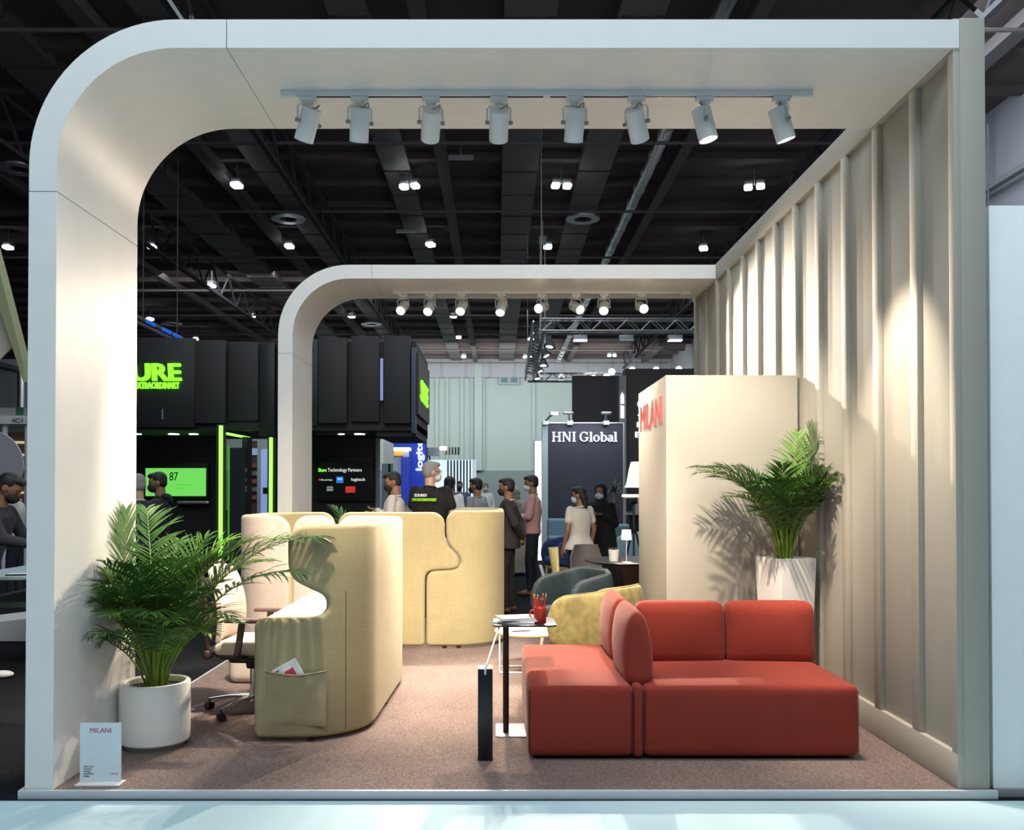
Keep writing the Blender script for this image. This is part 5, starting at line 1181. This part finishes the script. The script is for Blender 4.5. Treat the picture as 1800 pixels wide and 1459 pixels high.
fit(text_mb('CISCO', .1, tw(0, 0), .004, bold=.001), X(575, Yd), X(586, Yd), Z(863, Yd), Z(859, Yd)).build('partner_mark', M['scrwhite'], t, world=True)
b = MB()
for k, h_ in enumerate((1, 2.5, 1, 3, 1, 3, 1, 2.5, 1)): b.box((X(575 + k * 1.3, Yd), Yd - .045, Z(857.5, Yd)), (X(575.6 + k * 1.3, Yd), Yd - .038, Z(857.5 - h_, Yd)))
b.build('partner_mark', M['scrwhite'], t, world=True)
t = thing('sound_bar', 'slim silver sound bar below the green wall display', 'speaker', (X(340, 18), 18.0, Z(886, 18)))
MB().puff((0, 0, .03), (X(368, 18) - X(312, 18), .08, .065), .02, n=8).build('bar_body', M['alu'], t)
MB().box((-.3, .02, .0), (.3, .19, .03)).build('bracket', M['black'], t)
# glimpse between the black walls
Y = 24; t = thing('pale_column', 'pale grey stand column with a blue cap and a lilac panel between the green tubes', 'column', (X(470, Y), Y, -.04))
MB().box((X(452, Y), Y, -.04), (X(484, Y), Y + .4, Z(752, Y))).build('column_body', mat('pale_sage', (.42, .48, .46), .6), t, world=True)
MB().box((X(456, Y), Y - .02, Z(752, Y)), (X(478, Y), Y + .4, Z(745, Y))).build('blue_cap', M['blueprint'], t, world=True)
MB().box((X(456, Y), Y - .02, Z(745, Y)), (X(478, Y), Y + .4, Z(743, Y))).build('white_cap', M['lampw'], t, world=True)
MB().box((X(459, Y), Y - .03, Z(905, Y)), (X(472, Y), Y, Z(790, Y))).build('lilac_panel', mat('lit_lilac', (.3, .38, .75), .5, emit=.5), t, world=True)
MB().box((X(463, Y), Y - .05, Z(868, Y)), (X(472, Y), Y - .02, Z(857, Y))).build('monitor', M['black'], t, world=True)
Y = 27; t = thing('display_shelf', 'distant reddish brown product shelf glimpsed between the green light tubes', 'shelf', (X(446, Y), Y, -.04))
MB().box((X(436, Y), Y, -.04), (X(453, Y), Y + .2, Z(775, Y))).build('back_board', mat('brown_board', (.10, .06, .045), .6), t, world=True)
MB().box((X(437, Y), Y - .05, Z(800, Y)), (X(453, Y), Y, Z(788, Y))).build('blue_sign', mat('pale_blue_sign', (.35, .5, .7), .5, emit=.3), t, world=True)
for k in range(5): MB().box((X(438, Y), Y - .12, Z(822 + k * 14, Y)), (X(452, Y), Y, Z(815 + k * 14, Y))).build('product_row', mat('salmon_products', (.35, .12, .07), .6) if k % 2 == 0 else M['alu'], t, world=True)

# ================================================================ far stands in the middle
Y = 26
t = thing('blue_sign_tower', 'blue sign tower with vertical white lettering behind the black stand', 'sign', (X(735, Y), Y, -.04))
MB().box((X(716, Y), Y, Z(880, Y)), (X(748, Y), Y + .5, Z(762, Y))).build('tower', M['blueprint'], t, world=True)
MB().box((X(690, Y), Y + .02, Z(786, Y)), (X(716, Y), Y + .5, Z(760, Y))).build('header', M['blueprint'], t, world=True)
lt = text_mb('logitech', .5, lambda u, v, d: (-v, Y - .02 - d, u), .02, bold=.012); fit(lt, X(731, Y), X(746.5, Y), Z(827, Y), Z(752, Y)).build('lettering', M['whitesign'], t, world=True)
t = thing('shelving_kiosk', 'white and blue display kiosk with vertical stripes left of the blue sign tower', 'kiosk', (X(702, 25.5), 25.5, -.04))
MB().box((X(684, 25.5), 25.6, Z(900, 25.5)), (X(718, 25.5), 25.8, Z(786, 25.5))).build('back_board', mat('pale_kiosk', (.5, .56, .66), .6), t, world=True)
MB().box((X(692, 25.5), 25.5, Z(792, 25.5)), (X(722, 25.5), 25.6, Z(787, 25.5))).build('light_edge', M['lensg'], t, world=True)
MB().box((X(692, 25.5), 25.55, Z(801, 25.5)), (X(708, 25.5), 25.6, Z(792, 25.5))).build('yellow_products', mat('lit_yellow', (.9, .5, .06), .5, emit=.4), t, world=True)
for k, (a, c) in enumerate(((705, 709), (711, 714), (716, 719))): MB().box((X(a, 25.5), 25.5, Z(885, 25.5)), (X(c, 25.5), 25.6, Z(803, 25.5))).build('stripe', M['blueprint'], t, world=True)
MB().box((X(674, 22), 22, Z(815, 22)), (X(691, 22), 22.1, Z(776, 22))).build('white_screen', M['paper'], t, world=True)
MB().cyl((X(684, 22), 22.05, -.04), (X(684, 22), 22.05, Z(815, 22)), .03).build('screen_post', M['black'], t, world=True)
MB().box((X(671, 23), 23, -.04), (X(690, 23), 23.1, Z(815, 23))).build('grey_board', mat('grey_blue_board', (.2, .25, .28), .6), t, world=True)
for px, py in ((693, 756), (701, 755), (710, 763), (697, 765), (689, 764), (706, 762)):
    pass
t = thing('spot_cluster', 'cluster of small bright white lights above the blue sign', 'light', (X(700, 25), 25, Z(760, 25)))
for px, py in ((701, 757), (696, 763), (689, 763), (712, 764), (707, 763)): MB().puff(P(px, py, 25), (.09, .09, .10), .03, n=4).build('lamp', M['lensg'], t, world=True)
MB().cyl(P(686, 761, 25.1), P(716, 762, 25.1), .02).build('bar', M['grey'], t, world=True)
Y = 34
t = thing('striped_stand', 'distant white stand with glowing vertical blue and brown slats', 'stand', (X(800, Y), Y, -.04))
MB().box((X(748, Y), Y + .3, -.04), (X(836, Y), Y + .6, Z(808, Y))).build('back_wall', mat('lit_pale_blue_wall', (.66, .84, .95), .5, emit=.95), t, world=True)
for k in range(8): MB().box((X(786 + k * 5.6, Y), Y, -.04), (X(788.4 + k * 5.6, Y), Y + .2, Z(809, Y))).build('slat', mat('brown_slat', (.09, .07, .06), .6), t, world=True)
for k in range(5): MB().box((X(784 + k * 5.3, Y), Y - .4, Z(800, Y)), (X(787 + k * 5.3, Y), Y - .3, Z(787, Y))).build('upper_slat', mat('grey_brown_slat', (.2, .17, .16), .6), t, world=True)
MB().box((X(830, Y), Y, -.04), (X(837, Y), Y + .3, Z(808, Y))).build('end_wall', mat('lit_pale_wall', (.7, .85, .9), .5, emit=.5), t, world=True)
MB().box((X(748, Y), Y - .1, Z(802, Y)), (X(772, Y), Y + .3, Z(787, Y))).box((X(748, Y), Y - .1, -.04), (X(752, Y), Y + .3, Z(787, Y))).build('white_header', mat('pale_header', (.55, .62, .68), .5), t, world=True)
fit(text_mb('n', .6, lambda u, v, d: (u, Y - .12 - d, v), .02, bold=.02), X(749, Y), X(757, Y), Z(809, Y), Z(801, Y)).build('lettering', M['black'], t, world=True)
MB().box((X(749, Y), Y - .15, Z(838, Y)), (X(757, Y), Y - .1, Z(824, Y))).build('orange_poster', mat('lit_orange', (.95, .6, .25), .5, emit=.4), t, world=True)
tag(MB().puff(P(779, 788, 33.5), (.28, .1, .14), .04, n=6).build('stand_floodlight', M['lensg']), 'small bright floodlight above the distant striped stand', 'lamp')
# grey cladding post and lit panel left of the dark HNI wall
Y = 20
t = thing('light_panel', 'tall narrow glowing white panel left of the dark lettered wall', 'panel', (X(946, Y), Y, -.04))
MB().box((X(940, Y), Y, -.04), (X(952, Y), Y + .1, Z(775, Y))).build('lit_panel', mat('lit_warm_white', (1, .96, .9), .5, emit=.75), t, world=True)
MB().box((X(938.5, Y), Y + .02, -.04), (X(953.5, Y), Y + .14, Z(773.5, Y))).build('panel_frame', M['grey'], t, world=True)
Y = 23
t = thing('dark_partition', 'dark partition wall with white serif lettering and spotlights along its top', 'partition', (X(1028, Y), Y, -.04))
MB().box((X(963, Y), Y, -.04), (X(1095, Y), Y + .2, Z(744, Y))).build('board', M['darkpanel'], t, world=True)
MB().box((X(963, Y), Y - .02, Z(744, Y)), (X(1096, Y), Y + .2, Z(742.5, Y))).build('top_edge', M['alu'], t, world=True)
MB().box((X(953, Y), Y - .1, -.04), (X(962.8, Y), Y + .2, Z(742, Y))).build('end_post', mat('sage_grey_post', (.33, .42, .43), .6), t, world=True)
MB().box((X(1095, Y), Y - .05, -.04), (X(1097, Y), Y + .2, Z(742.5, Y))).build('corner_strip', M['alu'], t, world=True)
# serif letters drawn as strokes: (glyph: list of polylines with widths) in a 0..1 cap height box
def serif_text(s_, x0, x1, zb, zt):
    b = MB(); H_ = zt - zb; tw_, tn = .15, .06; cur = 0; polys = []
    def bar(u0, v0, u1, v1): polys.append([(cur + u0, v0), (cur + u1, v0), (cur + u1, v1), (cur + u0, v1)])
    def ring(cx_, cy_, rx_, ry_, a0=0, a1=360, k=28, thick=tw_, thin=tn):
        for i in range(k):
            q = []
            for (a, o_) in ((a0 + (a1 - a0) * i / k, 1), (a0 + (a1 - a0) * (i + 1) / k, 1), (a0 + (a1 - a0) * (i + 1) / k, 0), (a0 + (a1 - a0) * i / k, 0)):
                w_ = thin + (thick - thin) * abs(math.cos(R(a))); r1, r2 = (rx_, ry_) if o_ else (rx_ - w_, ry_ - tn - .01)
                q.append((cur + cx_ + r1 * math.cos(R(a)), cy_ + r2 * math.sin(R(a))))
            polys.append(q)
    def stem(u, v0=0, v1=1, top=True, bot=True, w_=tw_, sr=.09):
        bar(u, v0, u + w_, v1)
        if bot: bar(u - sr, v0, u + w_ + sr, v0 + .05)
        if top: bar(u - sr, v1 - .05, u + w_ + sr, v1)
    for ch in s_:
        if ch == 'H': stem(.1); stem(.66); bar(.2, .48, .7, .54); cur += 1.0
        elif ch == 'N': stem(.1, w_=.07); stem(.70, w_=.07, bot=False); polys.append([(cur + .08, 1), (cur + .25, 1), (cur + .77, 0), (cur + .66, 0)]); cur += .96
        elif ch == 'I': stem(.12); cur += .44
        elif ch == ' ': cur += .26
        elif ch == 'G': ring(.46, .5, .42, .52, 42, 318, 40); bar(.68, .1, .82, .42); bar(.56, .38, .90, .43); bar(.76, .68, .80, .98); cur += .98
        elif ch == 'l': stem(.09, top=False); bar(.0, .95, .12, 1.0); cur += .36
        elif ch == 'o': ring(.33, .33, .31, .35); cur += .68
        elif ch == 'b': bar(.09, 0, .24, 1); bar(-.0, .95, .12, 1); ring(.37, .33, .30, .35); cur += .72
        elif ch == 'a': ring(.25, .20, .23, .22); bar(.38, .04, .52, .48); ring(.28, .46, .24, .22, 0, 150, 14); bar(.50, 0, .60, .05); cur += .62
    k = (x1 - x0) / cur
    for p in polys: b.prism([(x0 + u * k, zb + v * H_) for u, v in p], Y - .06, Y - .005, lambda u, v, d: (u, d, v))
    return b
serif_text('HNI Global', X(970, Y), X(1085.5, Y), Z(776, Y), Z(759.5, Y)).build('lettering', M['whitesign'], t, world=True)
for px, tx, kind in ((958, 975, 0), (1001, 999, 1), (1064, 1066, 1)):
    py0 = 744
    b = MB(); b.tube([P(px, py0 - 2, Y - .2), P((px + tx) / 2, py0 - 12, Y - .3), P(tx, py0 - 17, Y - .4)], .03, 8).puff(P(tx, py0 - 18, Y - .4), (.26, .12, .07), .02, n=6); b.cbox(P(px, 744, Y), (.14, .5, .1)); b.build('arm_spotlight', M['alu'], t, world=True)
MB().puff(P(1072, 754, Y - .4) * 0 + P(975, 727, Y - .45), (.2, .1, .05), .02, n=6).build('lamp_glow', M['lensg'], t, world=True)
area('partition_wash', (X(1028, Y), Y - .8, Z(738, Y)), 1.8, 22, (.75, .82, 1), (R(15), 0, 0), .2)
Y = 27
t = thing('dark_tower', 'tall dark back wall of a far stand with white capital letters, beside the cabin', 'stand', (X(1100, Y), Y, -.04))
MB().box((X(1007, Y), Y, -.04), (X(1090, Y), Y + .3, Z(660, Y))).build('back_wall', mat('plum_black_wall', (.03, .024, .032), .6), t, world=True)
MB().box((X(1084, Y), Y - .6, -.04), (X(1096, Y), Y + .3, Z(664, Y))).build('grey_post', mat('warm_grey_post', (.25, .25, .24), .6), t, world=True)
MB().box((X(1097, Y), Y - .3, -.04), (X(1225, Y), Y + .3, Z(650, Y))).build('front_wall', mat('brown_black_front', (.028, .022, .022), .5), t, world=True)
MB().prism([(X(a, Y), Z(c, Y)) for a, c in ((1086, 738), (1086, 700), (1089, 693), (1092, 700), (1092, 738))], Y - .66, Y - .62, lambda u, v, d: (u, d, v)).build('arched_window', M['whitesign'], t, world=True)
MB().box((X(1086, Y), Y - .7, Z(716, Y)), (X(1092, Y), Y - .66, Z(714, Y))).build('mark', M['black'], t, world=True)
for s1, a, c, p0, p1 in (('ART', 1118, 1160, 732, 722), ('INTERIOR', 1117, 1200, 752, 743), ('ELEMENTS', 1114, 1200, 770, 760)):
    fit(text_mb(s1, .2, lambda u, v, d: (u, Y - .31 - d, v), .02, bold=.006), X(a, Y), X(c, Y), Z(p0, Y), Z(p1, Y)).build('lettering', M['whitesign'], t, world=True)
MB().cyl((X(1127, Y), Y - .35, Z(712, Y)), (X(1127, Y), Y - .31, Z(712, Y)), .16).build('round_mark', M['whitesign'], t, world=True)
tag(MB().lathe([(.001, 0), (.05, .02), (.07, .14), (.03, .24), (.001, .25)], 16).cyl((0, 0, .24), (0, 0, 2.6), .008).build('pendant_lamp', M['lensg'], loc=P(1044, 727, 25)), 'small white pendant lamp hanging in front of the dark back wall', 'lamp')
bpy.data.objects['pendant_lamp'].location = P(1044, 730, 25)
# trusses
rig = thing('lighting_truss', 'rectangular metal lattice truss rig hanging from cables beyond the rear spotlights', 'truss', (5.3, 24, 5.84))
def truss(a, c, w_, name, label):
    a, c = Vector(a), Vector(c); d = (c - a); L = d.length; d.normalize(); up_ = Vector((0, 0, 1)); sd = d.cross(up_).normalized(); up_ = sd.cross(d)
    b = MB(); cor = [(sd * sx_ + up_ * sz) * w_ / 2 for sx_ in (-1, 1) for sz in (-1, 1)]
    for q in cor: b.cyl(a + q, c + q, .028, n=8)
    n = max(2, int(L / w_)); st = L / n
    for i in range(n):
        p0, p1 = a + d * st * i, a + d * st * (i + 1)
        for (q0, q1) in ((0, 1), (2, 3), (0, 2), (1, 3)):
            if i % 2: q0, q1 = q1, q0
            b.cyl(p0 + cor[q0], p1 + cor[q1], .014, n=6)
    b.build('truss_bar', M['alu'], rig, world=True)
zt = 6.0; YA, YB = 24.0, 35.0
truss((1.2, YA, zt), (9.5, YA, zt), .32, 'lighting_truss', 'nearest metal lattice truss crossing below the bright rear spotlights')
truss((1.15, YA + .2, zt), (1.25, YB - .3, zt), .32, 'lighting_truss', 'metal lattice truss running away, left side of the lighting rig')
truss((1.2, YB, zt), (9.5, YB, zt), .32, 'lighting_truss', 'farthest metal lattice truss above the dark lettered walls')
for x_ in (1.2, 9.4):
    for y_ in (YA, YB): MB().cyl((x_, y_, zt + .1), (x_, y_, CZ - .1), .012, n=6).build('hanging_cable', M['grey'], rig, world=True)
def par(px, py, Y, label, w_=.42, dx=0):
    p = P(px, py, Y); t = thing('truss_floodlight', label, 'floodlight', p)
    MB().lathe([(.001, .26), (w_ * .22, .25), (w_ * .5, .04), (w_ * .52, 0), (w_ * .48, 0), (.001, .03)], 24, M4=rx(-12) @ ry(dx)).build('lamp_shade', M['alu'], t)
    MB().lathe([(.001, .01), (w_ * .47, .01), (w_ * .47, .02), (.001, .02)], 24, M4=rx(-12) @ ry(dx)).build('lens', M['lensg'], t)
    MB().tube([(0, 0, .24), (0, 0, max(.3, zt - .18 - p.z))], .015, 6).build('clamp', M['grey'], t)
pd = ['first floodlight hanging inside the receding truss, nearest', 'second floodlight inside the receding truss, tilted', 'third floodlight inside the receding truss', 'fourth floodlight inside the receding truss, tilted', 'lowest floodlight at the far end of the receding truss', 'floodlight under the far truss, right of its left corner']
for (px, py, Y, w_, dx), lab in zip([(966, 610, 25.5, .34, 10), (961, 626, 27.5, .32, -25), (955, 643, 30, .36, 0), (950, 653, 32, .3, -25), (945, 666, 34, .34, -5), (987, 669, 35, .36, 0)], pd): par(px, py, Y, lab, w_, dx)
for px, lab in ((1020, 'rectangular floodlight under the near truss, left one'), (1101, 'unlit rectangular floodlight under the near truss, middle one'), (1187, 'rectangular floodlight under the near truss, right one')):
    Y = 23.9; t = thing('truss_floodlight', lab, 'floodlight', P(px, 598, Y))
    MB().box((-.19, -.1, 0), (.19, .12, .14)).build('housing', M['grey'], t, bevel=.01); MB().box((-.18, -.13, -.02), (.18, .08, .0)).build('lens', M['lensg'] if px != 1101 else M['alu'], t); MB().tube([(0, 0, .14), (0, 0, .3)], .02, 6).build('clamp', M['grey'], t)
for px, py, lab in ((1075, 653, 'first cool spot on the far truss'), (1066, 662, 'second cool spot on the far truss, lower'), (1111, 650, 'third cool spot on the far truss'), (1153, 650, 'fourth cool spot on the far truss'), (1142, 663, 'fifth cool spot on the far truss, lower'), (1193, 649, 'sixth cool spot on the far truss'), (1217, 654, 'last cool spot on the far truss, by the wall edge'), (1043, 668, 'warm glaring spotlight under the far truss')):
    Y = 34.6; t = thing('truss_spotlight', lab, 'spotlight', P(px, py, Y)); MB().puff((0, 0, 0), (.2, .2, .2), .08, n=6).build('housing', M['grey'], t)
    MB().cyl((0, -.11, -.02), (0, -.10, -.02), .13 if px != 1043 else .2, n=20).build('lens', M['lensw'] if px != 1043 else M['lens'], t)
    if py > 655: MB().tube([(0, 0, .1), (0, 0, .4)], .015, 6).build('clamp', M['grey'], t)
# furniture of the far stands
def sofa2(label, x0, x1, Y, m):
    t = thing('bench_sofa', label, 'sofa', ((x0 + x1) / 2, Y, -.04)); w_ = x1 - x0
    MB().puff((0, 0, .36), (w_, .7, .2), .06).build('seat', m, t); MB().puff((0, .32, .64), (w_, .18, .48), .07).build('backrest', m, t)
    for s in (-1, 1):
        for q in (-1, 1): MB().cyl((s * (w_ / 2 - .1), q * .25, 0), (s * (w_ / 2 - .1), q * .25, .28), .02).build('leg', M['blackmetal'], t)
sofa2('dusty blue bench sofa in front of the dark lettered wall, left of the women', X(964, 21.5), X(1004, 21.5), 21.8, M['bluefab'])
sofa2('dusty blue bench sofa right of the woman in black, below the spiky plant', X(1070, 18), X(1113, 18), 18.1, M['bluefab'])
tub('deep blue tub chair left of the woman in the white blouse', X(990, 14.5), 14.5, 200, mat('royal_blue_fabric', (.02, .05, .16), .8), M['wood'])
tub('pale blue tub chair right of the spiky plant', X(1112, 15.2), 15.2, 160, mat('sky_blue_fabric', (.3, .45, .52), .8), M['wood'], top=.86)
Y = 16.4; t = thing('potted_dracaena', 'spiky dracaena on a thin stem behind the blue bench, in front of the dark wall', 'plant', (X(1077, 19.4), 19.4, -.04))
MB().lathe([(.001, 0), (.2, 0), (.24, .45), (.2, .45), (.001, .4)], 28).build('pot', mat('taupe_pot', (.2, .16, .12), .6), t)
MB().tube([(0, 0, .4), (.01, 0, 1.0), (.03, 0, 1.55)], .022, 8).build('trunk', mat('pale_bark', (.25, .22, .15), .8), t)
random.seed(9); b = MB()
for k in range(44):
    a = random.uniform(0, 6.28); el = random.uniform(-.1, 1.4); L = random.uniform(.25, .38); d = Vector((math.cos(a) * math.cos(el), math.sin(a) * math.cos(el), math.sin(el)))
    b.tube([Vector((.03, 0, 1.55)), Vector((.03, 0, 1.57)) + d * L * .5, Vector((.03, 0, 1.55)) + d * L + Vector((0, 0, -.04))], [.008, .014, .001], 4, flat=.3)
b.build('foliage', M['fern'], t)
Y = 17.8; t = thing('floor_lamp', 'large white bell-shaped lamp shade standing beside the cabin edge', 'lamp', (X(1124, Y), Y, -.04))
MB().lathe([(.30, Z(857, Y) + .04), (.26, Z(850, Y) + .04), (.21, Z(825, Y) + .04), (.17, Z(812, Y) + .04), (.001, Z(812, Y) + .04)], 32).build('lamp_shade', M['lampw'], t)
MB().cyl((0, 0, .02), (0, 0, Z(850, Y)), .02).build('pole', M['black'], t); MB().lathe([(.001, 0), (.2, 0), (.2, .02), (.001, .03)], 28).build('base', M['black'], t)
Y = 17; t = thing('counter', 'white counter with a framed black notice, half hidden behind the cabin', 'counter', (X(1115, Y), Y, -.04))
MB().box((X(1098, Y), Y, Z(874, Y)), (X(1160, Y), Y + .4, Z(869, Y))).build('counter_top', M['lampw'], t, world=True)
MB().box((X(1100, Y), Y + .05, Z(905, Y)), (X(1160, Y), Y + .35, Z(874, Y))).build('counter_body', mat('pale_counter', (.5, .45, .42), .6), t, world=True)
MB().box((X(1101, Y), Y - .03, Z(898, Y)), (X(1113, Y), Y + .04, Z(876, Y))).build('notice', M['black'], t, world=True)
for px in (1112, 1122): MB().cyl((X(px, Y), Y + .2, -.04), (X(px, Y), Y + .2, Z(905, Y)), .03).build('leg', M['black'], t, world=True)
t = thing('camera_tripod', 'black camera tripod standing half hidden beside the cabin edge', 'tripod', (X(1114, 13.6), 13.6, -.04))
MB().puff((0, 0, 1.42), (.1, .12, .1), .02, n=6).build('camera_body', M['blackmetal'], t); MB().cyl((0, 0, .9), (0, 0, 1.38), .02).build('column', mat('blue_grey_metal', (.08, .12, .2), .4, .4), t)
for k in range(3): a = R(120 * k + 20); MB().cyl((.28 * math.cos(a), .28 * math.sin(a), 0), (.02 * math.cos(a), .02 * math.sin(a), 1.0), .014).build('leg', M['black'], t)
Y = 14; t = thing('floor_strip', 'pale metal floor edge running away beside the dark carpet behind the pink-shirted man', 'strip', (0, 0, 0))
MB().tube([(X(975, 11.4), 11.4, -.03), (X(950, 18.6), 18.6, -.03)], .035, 8, flat=.4).build('strip_profile', M['alu'], t, world=True)
# cool wash from the far stands' own lamps
area('far_stand_lamps', (3, 19, 5.6), 5, 160, (.95, .97, 1), (0, 0, 0), 5)
